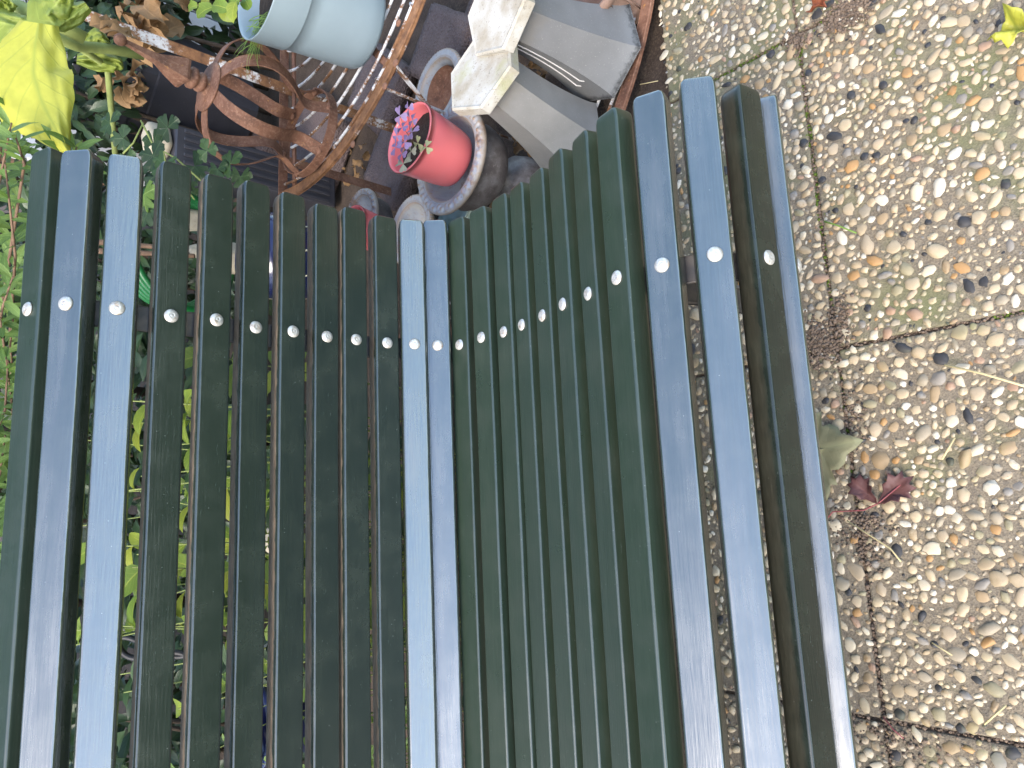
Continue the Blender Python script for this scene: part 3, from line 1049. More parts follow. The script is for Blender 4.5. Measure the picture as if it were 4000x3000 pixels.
hex_vase((-1.054, 0.856, .036), (-1.020, 0.896, HT + .004), 38, M['vase_light'], 'pale grey upturned hexagonal vase, its flare behind the bench seat slats', rb=.098)
hex_vase((-0.932, 1.010, .036), (-0.950, 0.990, HT + .016), 38, M['vase_dark'], 'dark edged grey upturned hexagonal vase with white lines on one flank', lines=180)

# ------------------------------------------------------------------ urns and dishes
def urn(loc, R0, H, label, cat, group=None, rim='egg', body=None, foot=True, tilt=(0, 0, 0), name='cast_iron_urn'):
    o = empty(name, loc, label, cat, group, rot=tilt)
    q = MB()
    def fn(p, t, r, z):
        if r > R0 * 0.80 and z > H - .004:
            wv = math.sin(t * 44) * 0.0030 + math.sin(t * 22 + r * 300) * 0.0022
            k = max(0, 1 - abs(r - R0 * 0.90) / (R0 * 0.10))
            p.z += wv * k + 0.0035 * k
        return p
    def fr(p, t, r, z):
        if r > R0 * 0.95:
            s = 1 + 0.018 * math.sin(t * 64)
            p.x *= s; p.y *= s
        return p
    f = fn if rim == 'egg' else fr
    prof = [(R0 * .30, H - R0 * .52), (R0 * .52, H - R0 * .45), (R0 * .66, H - R0 * .28), (R0 * .72, H - .012), (R0 * .75, H - .003), (R0 * .78, H), (R0 * .80, H - .002)]
    prof += [(R0 * (.81 + .018 * k), H) for k in range(10)] + [(R0 * .985, H - .002), (R0, H - .006), (R0 * .985, H - .012), (R0 * .93, H - .016)]
    q.lathe(prof, 176, f, cap0=True)
    rimo = q.build('rim', M['urn'], o)
    q = MB()
    if foot:
        q.lathe([(R0 * .93, H - .016), (R0 * .80, H - .022), (R0 * .78, H - R0 * .30), (R0 * .80, H - R0 * .55), (R0 * .72, H - R0 * .80), (R0 * .50, H - R0 * 1.0), (R0 * .24, H - R0 * 1.12), (R0 * .17, H - R0 * 1.25), (R0 * .26, H - R0 * 1.36), (R0 * .50, max(0.01, H - R0 * 1.5)), (R0 * .56, 0.0)], 64)
        for k in range(0): pass
        q.build('body', body or M['urnbody'], o)
    else:
        q.lathe([(R0 * .93, H - .016), (R0 * .76, H - .020), (R0 * .70, H - R0 * .40), (R0 * .40, H - R0 * .62), (R0 * .30, 0)], 64, cap1=True)
        q.build('body', body or M['urnbody'], o)
    return o
uc = at(1745, 610, .262)
urn1 = urn((uc.x + .005, uc.y - .01, 0.03), 0.130, 0.232, 'weathered cast iron urn with rusty ornate rim holding the pink pot', 'urn', 'ornate cast iron urns')
u2 = at(1405, 850, .20)
urn2 = urn((u2.x, u2.y, 0.02), 0.088, 0.18, 'smaller pale cast iron urn rim behind the backrest slats', 'urn', 'ornate cast iron urns')
d1 = at(1705, 345, .16)
dish = urn((d1.x, d1.y, 0.06), 0.106, 0.10, 'white enamel dish with rope edge and rust brown inside', 'dish', rim='rope', foot=False, name='rusty_dish')
q = MB(); q.lathe([(0.0005, .062), (.045, .063), (.058, .072), (.066, .085)], 48)
q.build('rust_bed', M['rust'], dish)
u3 = at(1600, 900, .16)
dish2 = urn((u3.x, u3.y, 0.04), 0.10, 0.12, 'dark grey dish with rope edge behind the bench corner', 'dish', rim='rope', foot=False, name='grey_dish', body=M['urnbody'])
dish2.children[0].data.materials.clear(); dish2.children[0].data.materials.append(M['urnbody'])
# celadon bowl and black iron hook by the bench corner
c = at(1800, 800, .05)
bowl = empty('celadon_bowl', c - Vector((0, 0, .05)), 'pale grey green glazed bowl below the ornate urn', 'bowl')
q = MB(); q.lathe([(0.03, 0.0), (0.05, 0.006), (0.075, 0.04), (0.082, 0.075), (0.078, 0.077), (0.070, 0.045), (0.045, 0.014), (0.001, 0.010)], 48)
q.build('body', M['teal'], bowl)
q = MB(); q.lathe([(0.082, 0.075), (0.085, 0.078), (0.082, 0.081), (0.078, 0.077)], 48); q.build('rim', M['teal'], bowl)
hk = empty('iron_hook', at(1700, 880, .10), 'black iron bar end standing beside the grey dish', 'iron bar')
q = MB(); q.strip([at(1712, 800, .10), at(1695, 850, .12), at(1690, 930, .13)], ZV, 0.022, 0.016); q.build('bar', M['black_iron'], hk, True, sharp=40)

# ------------------------------------------------------------------ pots
def round_pot(name, base, top, rb, rt, mat, label, cat, soil_depth=0.03, band=None, th=0.003, group=None):
    base = Vector(base); top = Vector(top)
    ax = top - base; L = ax.length; ax.normalize()
    o = empty(name, base, label, cat, group)
    o.rotation_mode = 'QUATERNION'; o.rotation_quaternion = ZV.rotation_difference(ax)
    q = MB()
    prof = [(rb * .55, 0.001), (rb * .86, 0.0), (rb * .95, 0.004), (rb, 0.013)]
    zb = L - (band or 0)
    for k in range(1, 7):
        z = 0.013 + (zb - 0.013) * k / 6
        prof.append((rb + (rt - rb) * z / L, z))
    if band:
        prof += [(rb + (rt - rb) * zb / L + .0028, zb + .0015), (rb + (rt - rb) * (zb + .004) / L + .0034, zb + .004)]
        prof += [(rt + .0034, L - .003)]
        rr = rt + .0034
    else:
        rr = rt
        prof += [(rt + .0012, L - .004)]
    prof += [(rr + .0004, L - .001), (rr - .0012, L), (rr - th, L - .0012), (rr - th - .001, L - .01)]
    prof += [(rt - th - .002, L - .02), (rb + (rt - rb) * .4 - th, L * .4)]
    q.lathe(prof, 72, cap0=True, cap1=True)
    q.build('wall', mat, o)
    q = MB()
    zs = L - soil_depth
    rs = (rb + (rt - rb) * zs / L) - th - .0005
    V = []; F = []
    n = 36
    for i in range(12):
        for k in range(n):
            r = rs * (i + .02) / 11
            a = 2 * math.pi * k / n
            p = Vector((r * math.cos(a), r * math.sin(a), zs))
            p.z += .004 * noise.noise(p * 60) + .003 * noise.noise(p * 170) - .006 * (i / 11) ** 2
            V.append(p)
    for i in range(11):
        for k in range(n):
            k2 = (k + 1) % n
            F.append([i * n + k, i * n + k2, (i + 1) * n + k2, (i + 1) * n + k])
    q.add(V, F)
    q.build('soil', M['potsoil'], o)
    return o
bp = round_pot('flower_pot', tuple(at(1430, 105, .406)), tuple(at(1430, 105, .406) + Vector((-.003, -.004, .262))), .103, .122, M['bluepot'], 'pale blue plastic flower pot with thin grass on the wire shelf', 'flower pot', .040, band=.080)
pp = round_pot('flower_pot', tuple(at(1782, 630, .243)), tuple(at(1782, 630, .243) + Vector((.004, .014, .135))), .066, .081, M['pinkpot'], 'bright pink flower pot tilted in the ornate iron urn', 'flower pot', .030, th=.0035)
p2 = at(1375, 880, .27)
pp2 = round_pot('flower_pot', (p2.x - .01, p2.y - .005, .17), (p2.x, p2.y, .27), .050, .058, M['pinkpot'], 'pink flower pot in the small urn, glimpsed between backrest slats', 'flower pot', .03, th=.0035)

# plants in the pots
def oxalis(name, root, n, spread, mats, label, cat, Lr=(.014, .020), lean=Vector((0, 0, 0)), h=(.03, .06), spots=None):
    o = empty(name, root, label, cat)
    for i in range(n):
        a = rng.uniform(0, 6.28); rad = spread * math.sqrt(rng.random())
        b0 = Vector((rad * .4 * math.cos(a), rad * .4 * math.sin(a), -.005))
        tip = Vector((rad * math.cos(a), rad * math.sin(a), rng.uniform(*h))) + lean * rng.uniform(.6, 1.1)
        if spots: tip = spots[i] - Vector(root)
        q = MB(); q.tube([b0, b0.lerp(tip, .5) + Vector((0, 0, .006)), tip], [.0007, .0006, .0005], 5)
        q.build('stalk', M['stalk'] if i % 3 else M['redstalk'], o)
        q = MB()
        nrm = (Vector((-.1, .05, 1)) + Vector((rng.uniform(-.5, .5), rng.uniform(-.5, .5), 0)) + Vector((.35, -.1, .2))).normalized()
        s0 = rng.uniform(0, 6.28); L = rng.uniform(*Lr)
        t1 = nrm.orthogonal().normalized(); t2 = nrm.cross(t1)
        for k in range(3):
            aa = s0 + k * 2.094
            d = t1 * math.cos(aa) + t2 * math.sin(aa)
            bb = nrm.cross(d)
            # heart-shaped leaflet: narrow at the stalk, notched at the end
            out = [(0, 0), (.45, .30), (.85, .52), (1.05, .42), (1.08, .20), (.92, 0), (1.08, -.20), (1.05, -.42), (.85, -.52), (.45, -.30)]
            V = [tip + d * (x * L) + bb * (y * L) + nrm * (.10 * L * abs(y) * 2 - .15 * L * x * x) for (x, y) in out] + [tip + d * (.6 * L) - nrm * .03 * L]
            F = [[k2, (k2 + 1) % 10, 10] for k2 in range(10)]
            UV = [(y + .5, x) for (x, y) in out] + [(.5, .6)]
            q.add(V, F, UV)
        q.build('leaf', mats[i % len(mats)], o)
    return o
pr = wm(pp) @ Vector((-.02, 0, .106))
oxalis('oxalis_plant', pr, 13, .046, [M['purple'], M['purple'], M['purple'], M['purple'], M['purple'], M['purple'], M['purple'], M['purple'], M['purple'], M['oxgreen'], M['oxgreen'], M['oxgreen'], M['oxgreen']], 'purple clover leaved plant along the inner edge of the pink pot', 'plant', (.0135, .018),
       spots=[att(a, b, c) for a, b, c in ((1596, 425, 1.46), (1562, 452, 1.45), (1612, 470, 1.46), (1572, 497, 1.45), (1610, 515, 1.46), (1550, 530, 1.45), (1580, 555, 1.45), (1545, 575, 1.45), (1570, 600, 1.46), (1632, 560, 1.48), (1605, 590, 1.47), (1665, 575, 1.49), (1575, 640, 1.46))])
oxalis('oxalis_plant', wm(pp2) @ Vector((0, 0, .075)), 14, .06, [M['purple']], 'purple clover leaved plant peeping up behind the backrest slats', 'plant', (.018, .026), lean=Vector((-.10, .0, .01)), h=(.03, .06))
# grass tuft in the blue pot
mwb = wm(bp)
gt = empty('grass_tuft', mwb @ Vector((-.055, -.055, .222)), 'thin green grass blades hanging over the pale blue pot edge', 'grass')
for k in range(46):
    q = MB()
    a = rng.uniform(2.6, 4.7); L = rng.uniform(.06, .13)
    d = Vector((math.cos(a), math.sin(a), rng.uniform(.2, 1.1))).normalized()
    b = Vector((rng.uniform(-.03, .03), rng.uniform(-.03, .03), -.002))
    q.leaf(b, d, Vector((0, 0, 1)), L, rng.uniform(.0020, .0032), seg=5, curl=rng.uniform(.2, .7), fold=.3, shape='lance')
    q.build('blade', M['grass'], gt)
gp = empty('leafy_plant', mwb @ Vector((-.03, .02, .222)), 'bright green soft leaved seedling at the rim of the pale blue pot', 'plant')
gpm = gp.matrix_basis.inverted()
for (px, py, tt, L, an) in ((790, 40, 1.44, .042, 200), (850, 20, 1.43, .045, 160), (905, 45, 1.42, .04, 250), (960, 5, 1.44, .035, 120), (800, 8, 1.46, .035, 90), (880, 55, 1.44, .035, 300), (745, 25, 1.45, .03, 180), (915, 5, 1.43, .036, 60)):
    q = MB(); c = att(px, py, tt)
    d = CX * math.cos(R_(an)) - CD * math.sin(R_(an)) + CF * rng.uniform(-.3, .3)
    q.leaf(c - d * L * .5, d, -CF + Vector((0, 0, .8)), L, L * .8, seg=6, curl=.45, fold=.3, shape='heart', wave=.15, seed=px)
    q.build('leaf', M['limeleaf'], gp, True)
q = MB(); q.tube([mwb @ Vector((-.03, .02, .222)), att(900, 20, 1.45), att(850, 22, 1.45), att(770, 20, 1.46)], .0018, 6); q.build('stem', M['redstalk'], gp, True)

# ------------------------------------------------------------------ rusty crown
CB = at(1205, 520, .425); CD_ = Vector((-1.6047 + .012, 1.0165 - .004, .690))
cax = (CD_ - CB); CL = cax.length; cax.normalize()
crown = empty('crown_finial', CB, 'rusty iron crown finial of bent straps with a pointed spike', 'finial')
crown.rotation_mode = 'QUATERNION'; crown.rotation_quaternion = ZV.rotation_difference(cax)
q = MB()
RR = 0.114
q.strip([Vector((RR * math.cos(2 * math.pi * k / 48), RR * math.sin(2 * math.pi * k / 48), 0.0)) for k in range(48)], lambda i: ZV, 0.024, 0.004, closed=True)
q.build('base_ring', M['rust'], crown, sharp=40)
prof = [(0.110, 0.006), (0.098, 0.030), (0.086, 0.052), (0.090, 0.074), (0.110, 0.098), (0.134, 0.130), (0.148, 0.162), (0.150, 0.192), (0.139, 0.222), (0.114, 0.246), (0.080, 0.259), (0.050, 0.264), (0.020, 0.266)]
sc = CL / 0.266
def sm(pts, it=2):
    for _ in range(it):
        o2 = [pts[0]]
        for a, b in zip(pts, pts[1:]):
            o2 += [(a[0] * .75 + b[0] * .25, a[1] * .75 + b[1] * .25), (a[0] * .25 + b[0] * .75, a[1] * .25 + b[1] * .75)]
        pts = o2 + [pts[-1]]
    return pts
ps = sm(prof)
for k in range(6):
    a = R_(12 + 60 * k)
    e = Vector((math.cos(a), math.sin(a), 0)); w = Vector((-math.sin(a), math.cos(a), 0))
    q = MB()
    q.strip([e * r + ZV * (z * sc) for (r, z) in ps], lambda i: w, lambda i: 0.033 if i < len(ps) * .8 else 0.033 - 0.008 * (i / len(ps) - .8) * 5, 0.0032)
    q.build('strap', M['rust'], crown, sharp=40)
    q = MB(); q.blob(e * 0.108 + ZV * 0.008, 0.007, 2, sc=(1, 1.8, 1), amp=.5, seed=k); q.build('weld', M['rust'], crown)
q = MB(); q.lathe([(0.0005, CL - .002), (0.058, CL - .002), (0.060, CL + .001), (0.057, CL + .0035), (0.0005, CL + .005)], 40)
q.build('cap_disc', M['rust'], crown)
tipw = att(470, 155, 1.515)
spd = (crown.matrix_basis.inverted() @ tipw) - Vector((0, 0, CL)); SLn = spd.length
spo = MB()
spo.lathe([(0.023, 0), (0.022, .006), (0.015, .010), (0.015, .013), (0.023, .018), (0.023, .026), (0.017, .030), (0.017, .033), (0.025, .038), (0.025, .047), (0.018, .051), (0.017, .056)], 20, cap1=True)
o = spo.build('neck', M['rust'], crown)
o.location = (0, 0, CL); o.rotation_mode = 'QUATERNION'; o.rotation_quaternion = ZV.rotation_difference(spd)
q = MB()
V = []; F = []
for (r, z) in [(0.014, .055), (0.035, .060), (0.036, .066), (0.026, .095), (0.0125, SLn * .62), (0.008, SLn * .84), (0.0065, SLn * .95)]:
    V += [Vector((r * math.cos(R_(45 + 90 * k)), r * math.sin(R_(45 + 90 * k)), z)) for k in range(4)]
for i in range(6):
    for k in range(4):
        k2 = (k + 1) % 4
        F.append([i * 4 + k, i * 4 + k2, (i + 1) * 4 + k2, (i + 1) * 4 + k])
F.append([3, 2, 1, 0]); F.append([24, 25, 26, 27])
q.add(V, F)
sp = q.build('spike', M['rust'], crown, smooth=False, sharp=20)
sp.location = (0, 0, CL); sp.rotation_mode = 'QUATERNION'; sp.rotation_quaternion = ZV.rotation_difference(spd)
q = MB(); q.blob((0, 0, SLn), 0.0128, 3, amp=.05); bl = q.build('ball_tip', M['rust'], sp)

# ------------------------------------------------------------------ black planters with dead leaves
def planter(base, h, wb, wt, rotz, label, soil=True):
    o = empty('square_planter', base, label, 'planter', 'black plastic planters')
    o.rotation_euler = (0, 0, R_(rotz))
    q = MB()
    def ring(w, z, c=.18):
        a = w / 2; k = a * (1 - c)
        return [Vector(p) for p in ((a, -k, z), (a, k, z), (k, a, z), (-k, a, z), (-a, k, z), (-a, -k, z), (-k, -a, z), (k, -a, z))]
    rs = [ring(wb, 0), ring(wb + (wt - wb) * .86, h * .80), ring(wt * .93, h * .80 + .006), ring(wt * .95, h * .93)]
    V = [p for r in rs for p in r]; F = []
    for i in range(len(rs) - 1):
        for k in range(8):
            k2 = (k + 1) % 8
            F.append([i * 8 + k, i * 8 + k2, (i + 1) * 8 + k2, (i + 1) * 8 + k])
    F.append(list(range(8))[::-1])
    q.add(V, F); q.build('body', M['blackpot'], o, smooth=False, sharp=30)
    q = MB()
    rs = [ring(wt * .95, h * .93), ring(wt, h * .935), ring(wt, h), ring(wt - .018, h), ring(wt - .03, h * .8), ring(wt - .04, h * .78)]
    V = [p for r in rs for p in r]; F = []
    for i in range(len(rs) - 1):
        for k in range(8):
            k2 = (k + 1) % 8
            F.append([i * 8 + k, i * 8 + k2, (i + 1) * 8 + k2, (i + 1) * 8 + k])
    q.add(V, F); q.build('rim', M['blackpot'], o, smooth=False, sharp=30)
    q = MB(); q.add(ring(wt - .035, h * .82), [list(range(8))]); q.build('soil', M['potsoil'], o)
    return o
pl1 = planter(tuple(at(945, 455, .12)), .50, .30, .41, 30, 'black square plastic planter holding dry brown leaves, behind the rusty crown')
pl2 = planter(tuple(att(560, 380, 3.0)), .24, .24, .32, 20, 'small black planter in deep shade left of the larger planter')
def dry_leaves(name, center, n, spread, L, label, cat='dead leaves', mat=None):
    o = empty(name, center, label, cat)
    for k in range(n):
        q = MB()
        p = Vector((rng.gauss(0, spread[0]), rng.gauss(0, spread[1]), rng.uniform(0, spread[2])))
        d = Vector((rng.uniform(-1, 1), rng.uniform(-1, 1), rng.uniform(-.6, .6)))
        l = rng.uniform(*L)
        q.leaf(p, d, Vector((rng.uniform(-.6, .6), rng.uniform(-.6, .6), 1)), l, l * rng.uniform(.6, .9), seg=7, curl=rng.uniform(.4, 1.3), fold=rng.uniform(.1, .7), shape='ovate', twist=rng.uniform(-1.2, 1.2), wave=.35, seed=k * 1.3)
        q.build('leaf', mat or M['dryleaf'], o)
    return o
dl = att(640, 100, 2.28)
dry_leaves('dead_plant', dl, 22, (.05, .05, .09), (.07, .13), 'curled dead brown leaves in the black planter behind the white rail', 'dead plant')
dry_leaves('dead_plant', att(525, 350, 2.35), 14, (.035, .035, .11), (.05, .09), 'ochre withered leaves inside the planter rim by the spike', 'dead plant')
dry_leaves('leaf_litter', at(2120, 240, .0), 26, (.07, .07, .03), (.02, .05), 'dry brown leaf bits on the soil between the two hexagonal vases', 'leaf litter')
dry_leaves('leaf_litter', at(1400, 640, .0), 12, (.04, .06, .02), (.02, .05), 'dry leaves and stalks on the soil under the shelf rim', 'leaf litter')
dry_leaves('leaf_litter', at(2050, 640, .02), 14, (.05, .05, .02), (.02, .04), 'brown leaf bits on the soil beside the pale vase', 'leaf litter')

# brown slotted basket pot at the top edge
c = at(2330, -60, .10)
bk = empty('slotted_pot', c - Vector((0, 0, .10)), 'dusty brown slotted plastic pot partly out of frame above the vases', 'pot')
q = MB(); q.lathe([(0.07, 0.0), (0.072, .10), (0.076, .104), (0.078, .12), (0.070, .12), (0.066, .03)], 48, cap1=True); q.build('body', M['brownpot'], bk)
q = MB(); q.lathe([(0.0785, .100), (0.084, .102), (0.085, .118), (0.079, .122)], 48); q.build('rim', M['brownpot'], bk)
for k in range(16):
    a = 2 * math.pi * k / 16
    q = MB(); q.strip([Vector((.0745 * math.cos(a), .0745 * math.sin(a), .012)), Vector((.0755 * math.cos(a), .0755 * math.sin(a), .095))], lambda i: Vector((-math.sin(a), math.cos(a), 0)), .006, .004); q.build('rib', M['brownpot'], bk)

# beige stones, navy pot, hose, sticks, scrolls behind the backrest
def lump(name, c, r, sc_, mat, label, cat, rot=None):
    q = MB(); q.blob((0, 0, 0), r, 3, sc=sc_, amp=.25, seed=c[0] * 9, rot=rot)
    o = q.build(name, mat); o.location = c
    return tag(o, label, cat)
c = att(600, 545, 2.3)
cz = c.z - .05
crate = empty('plastic_crate', (c.x - .02, c.y - .02, 0), 'black plastic crate in deep shade below the square planter', 'crate')
q = MB(); q.box((0, 0, cz / 2), (.14, .14, cz), bev=.008); q.build('body', M['blackpot'], crate, smooth=False)
for k in range(5):
    q = MB(); q.box((.072, -.055 + .0275 * k, cz / 2), (.006, .012, cz * .9), bev=.002); q.build('rib', M['blackpot'], crate, smooth=False)
q = MB(); q.box((0, 0, .04), (.08, .10, .08), bev=.02); o = q.build('stone', M['beige']); o.location = (c.x, c.y, cz); o.rotation_euler = (0, 0, .5)
tag(o, 'beige stone resting on the black crate under the planter edge', 'stone')
for (px, py, t, r, s3, lb) in ((755, 860, 1.9, .05, (.8, .6, 1.3), 'beige stone seen between the fourth and fifth backrest slats'), (905, 1010, 1.9, .06, (.7, .6, 1.8), 'tall pale stone glimpsed between the fifth and sixth slats'), (1075, 2560, 2.0, .05, (1, .8, .8), 'whitish stone low down behind the backrest'), (1095, 2110, 2.1, .06, (1, .8, .7), 'pinkish beige stone behind the backrest near the lime leaves')):
    lump('garden_stone', att(px, py, t), r, s3, M['beige'], lb, 'stone')
c = att(1130, 1010, 1.75)
nv = empty('navy_pot', (c.x, c.y, max(0.0, c.z - .10)), 'navy blue glazed pot with cream lines behind the backrest slats', 'pot')
q = MB(); q.lathe([(.05, 0), (.075, .01), (.10, .07), (.105, .14), (.09, .20), (.086, .20), (.09, .13)], 48); q.build('body', M['navy'], nv)
for k in range(10):
    a = 2 * math.pi * k / 10
    q = MB(); q.strip([Vector((r * math.cos(a + o2), r * math.sin(a + o2), z)) for r, z, o2 in ((.0775, .015, 0), (.0925, .05, .14), (.1015, .08, 0), (.1045, .11, -.14), (.1062, .14, 0))], lambda i: Vector((-math.sin(a), math.cos(a), 0)), .004, .0015); q.build('line_ornament', M['cream'], nv)
c2 = att(1100, 2800, 1.8)
nv2 = empty('navy_pot', (c2.x, c2.y, max(0, c2.z - .1)), 'plain navy pot seen low between the backrest slats', 'pot')
q = MB(); q.lathe([(.05, 0), (.075, .01), (.10, .07), (.105, .16), (.095, .17), (.09, .1)], 40); q.build('body', M['navy'], nv2)
q = MB(); q.lathe([(.105, .16), (.110, .165), (.110, .175), (.095, .178), (.092, .165)], 40); q.build('rim', M['navy'], nv2)
c = att(575, 950, 1.75)
hs = MB()
for k in range(5):
    pts = [c + Vector((.13 * math.cos(a) * .35 - k * .004, .15 * math.sin(a), -.07 + .15 * math.cos(a) * .9 + (k - 2) * .004)) + Vector((0, 0, 0)) + CX * (k - 2) * .017 for a in [2 * math.pi * i / 36 for i in range(37)]]
    hs.tube(pts, .0085, 10, False)
tag(hs.build('garden_hose', M['hose']), 'coiled bright green garden hose behind the backrest', 'hose')
for (a, b, lb) in (((380, 980), (760, 1000), 'brown stick lying over the green hose'), ((380, 945), (720, 975), 'thinner pale stick above the brown one by the hose')):
    p0, p1 = att(a[0], a[1], 1.62), att(b[0], b[1], 1.62)
    st_ = MB(); st_.tube([p0, p0.lerp(p1, .5) + Vector((0, 0, .004)), p1], [.007, .006, .005] if 'brown' in lb else .004, 8)
    tag(st_.build('stick', M['wood']), lb, 'stick')
sc_ = empty('iron_scroll', att(520, 2520, 1.7), 'black wrought iron scroll among leaves behind the backrest', 'scroll')
for (px, py, r, a0, a1) in ((525, 2500, .045, 60, 330), (690, 2500, .05, -60, 190), (500, 2610, .09, 200, 330), (700, 2640, .07, 180, 330)):
    c = att(px, py, 1.7)
    q = MB(); q.tube([c + (CX * math.cos(R_(a0 + (a1 - a0) * i / 24)) + CD * math.sin(R_(a0 + (a1 - a0) * i / 24))) * r * (1 - .35 * i / 24) for i in range(25)], .007, 8)
    q.build('curl', M['black_iron'], sc_, True)

# ------------------------------------------------------------------ plants
def leaf_meshes(n, shape, seg, curl, fold, asp, mat):
    out = []
    for k in range(n):
        q = MB(); q.leaf((0, 0, 0), (0, 1, 0), (0, 0, 1), 1.0, asp * rng.uniform(.85, 1.15), seg=seg, curl=rng.uniform(*curl), fold=rng.uniform(*fold), shape=shape, twist=rng.uniform(-.3, .3), seed=k)
        me = mesh_from(q.v, q.f, q.uv); me.materials.append(mat)
        for p in me.polygons: p.use_smooth = True
        out.append(me)
    return out
LM_shrub = leaf_meshes(6, 'lance', 6, (.05, .35), (.15, .4), .24, M['shrubleaf'])
LM_lime = leaf_meshes(6, 'ovate', 6, (.2, .6), (.15, .4), .52, M['limeleaf'])
LM_dark = leaf_meshes(6, 'lance', 5, (.1, .5), (.15, .4), .34, M['darkleaf1'])
def put_leaf(parent, mes, p, d, nrm, L):
    d = Vector(d).normalized(); nrm = Vector(nrm); nrm = (nrm - d * nrm.dot(d))
    if nrm.length < 1e-3: nrm = d.orthogonal()
    nrm.normalize(); x = d.cross(nrm)
    o = bpy.data.objects.new('leaf', mes[rng.randrange(len(mes))]); COL.objects.link(o)
    o.parent = parent
    mt = Matrix((x, d, nrm)).transposed().to_4x4()
    mt = mt @ Matrix.Scale(L, 4)
    mt.translation = Vector(p) - parent.location
    o.matrix_basis = mt
    return o
def sprig(parent, pts, mes, n, L, stem_r, stem_mat, t0=.1, droop=0.0):
    pts = [Vector(p) for p in pts]
    q = MB(); q.tube(pts, [stem_r * (1 - .6 * i / (len(pts) - 1)) for i in range(len(pts))], 6)
    q.build('stem', stem_mat, parent, True)
    for k in range(n):
        t = t0 + (1 - t0) * (k + .5) / n
        f = t * (len(pts) - 1); i = min(int(f), len(pts) - 2)
        p = pts[i].lerp(pts[i + 1], f - i)
        ax = (pts[i + 1] - pts[i]).normalized()
        a = k * 2.4 + rng.uniform(-.4, .4)
        s1 = ax.orthogonal().normalized(); s2 = ax.cross(s1)
        rd = s1 * math.cos(a) + s2 * math.sin(a)
        d = (rd + ax * rng.uniform(.3, .9) + Vector((0, 0, -droop))).normalized()
        put_leaf(parent, mes, p, d, ax + Vector((0, 0, .9)) + Vector((.5, 0, 0)), rng.uniform(*L))
# shrub at the left edge, just behind the bench top
sh = empty('shrub', (-1.55, .45, 0), 'light green narrow leaved shrub at the left end of the bench', 'shrub')
for (a, b, c3) in (((40, 1300, 1.35), (60, 1000, 1.18), (20, 640, 1.10)), ((10, 1180, 1.30), (95, 640, 1.10), (60, 530, 1.08)), ((-60, 900, 1.2), (0, 700, 1.12), (45, 480, 1.08)), ((-20, 1350, 1.3), (10, 1200, 1.2), (50, 1080, 1.15)), ((-80, 760, 1.3), (-20, 560, 1.2), (60, 420, 1.16)), ((60, 1500, 1.35), (20, 1380, 1.25), (0, 1240, 1.2)), ((250, 760, 1.22), (285, 620, 1.16), (300, 575, 1.14)), ((-40, 1750, 1.3), (20, 1600, 1.25), (30, 1430, 1.22)), ((-60, 2000, 1.35), (0, 1850, 1.3), (20, 1700, 1.25))):
    pts = [att(*a), att(*b), att(*c3)]
    mid = [pts[0], pts[0].lerp(pts[1], .5), pts[1], pts[1].lerp(pts[2], .5), pts[2]]
    sprig(sh, mid, LM_shrub, 17, (.038, .065), .0032, M['wood'])
for k in range(22):
    y0 = rng.uniform(430, 2300); x0 = rng.uniform(-140, 60); t0 = rng.uniform(1.15, 1.40)
    pts = [att(x0 + rng.uniform(-40, 40), y0 + 330, t0 + .16), att(x0 + rng.uniform(-25, 25), y0 + 160, t0 + .07), att(x0, y0, t0)]
    sprig(sh, pts, LM_shrub, 15, (.038, .065), .0028, M['wood'])
# lime leaved bush seen through the backrest
lb = empty('leafy_bush', (-1.6, -.1, 0), 'lime green bush growing behind the backrest, seen between the slats', 'bush')
for k in range(64):
    x = rng.uniform(-1.85, -1.27); y = rng.uniform(-.35, .27)
    h = rng.uniform(.42, .90) * (1.0 if y > -.25 else .9)
    pts = [Vector((x, y, 0)), Vector((x + rng.uniform(-.04, .04), y + rng.uniform(-.04, .04), h * .55)), Vector((x + rng.uniform(-.08, .08), y + rng.uniform(-.08, .08), h))]
    if k < 34: sprig(lb, pts, LM_lime, 10, (.05, .085), .003, M['stalk'], .58)
    else: sprig(lb, pts, LM_dark, 9, (.05, .09), .003, M['stalk'], .2)
cl = empty('creeping_plant', (-1.7, -.75, 0), 'small leaved green creeper low behind the far end of the backrest', 'plant')
LM_small = leaf_meshes(5, 'ovate', 4, (.2, .5), (.2, .4), .6, M['shrubleaf'])
for k in range(34):
    x = rng.uniform(-1.8, -1.3); y = rng.uniform(-.85, -.38); h = rng.uniform(.35, .85)
    pts = [Vector((x, y, 0)), Vector((x + rng.uniform(-.05, .05), y + rng.uniform(-.05, .05), h * .6)), Vector((x + rng.uniform(-.1, .1), y + rng.uniform(-.1, .1), h))]
    sprig(cl, pts, LM_small, 14, (.024, .045), .0018, M['stalk'], .2)
# columbine: trailing stems with lobed leaves
cb = empty('columbine', (-1.75, .62, 0), 'dark lobed columbine leaves on trailing stems below the crown', 'plant')
def lobed(parent, p, nrm, L, mat):
    nrm = Vector(nrm).normalized(); t1 = nrm.orthogonal().normalized(); t2 = nrm.cross(t1)
    q = MB(); s0 = rng.uniform(0, 6.28)
    for k in range(3):
        a = s0 + (k - 1) * 1.75
        d = t1 * math.cos(a) + t2 * math.sin(a); b = nrm.cross(d)
        out = [(0, 0), (.35, .38), (.70, .62), (.86, .45), (.80, .26), (1.02, .22), (1.06, 0), (1.02, -.22), (.80, -.26), (.86, -.45), (.70, -.62), (.35, -.38)]
        V = [p + d * (x * L) + b * (y * L) + nrm * (.1 * L * math.sin(9 * y)) for (x, y) in out] + [p + d * (.55 * L) + nrm * .05 * L]
        q.add(V, [[i, (i + 1) % 12, 12] for i in range(12)], [(y + .5, x) for x, y in out] + [(.5, .55)])
    q.build('leaf', mat, parent, True)
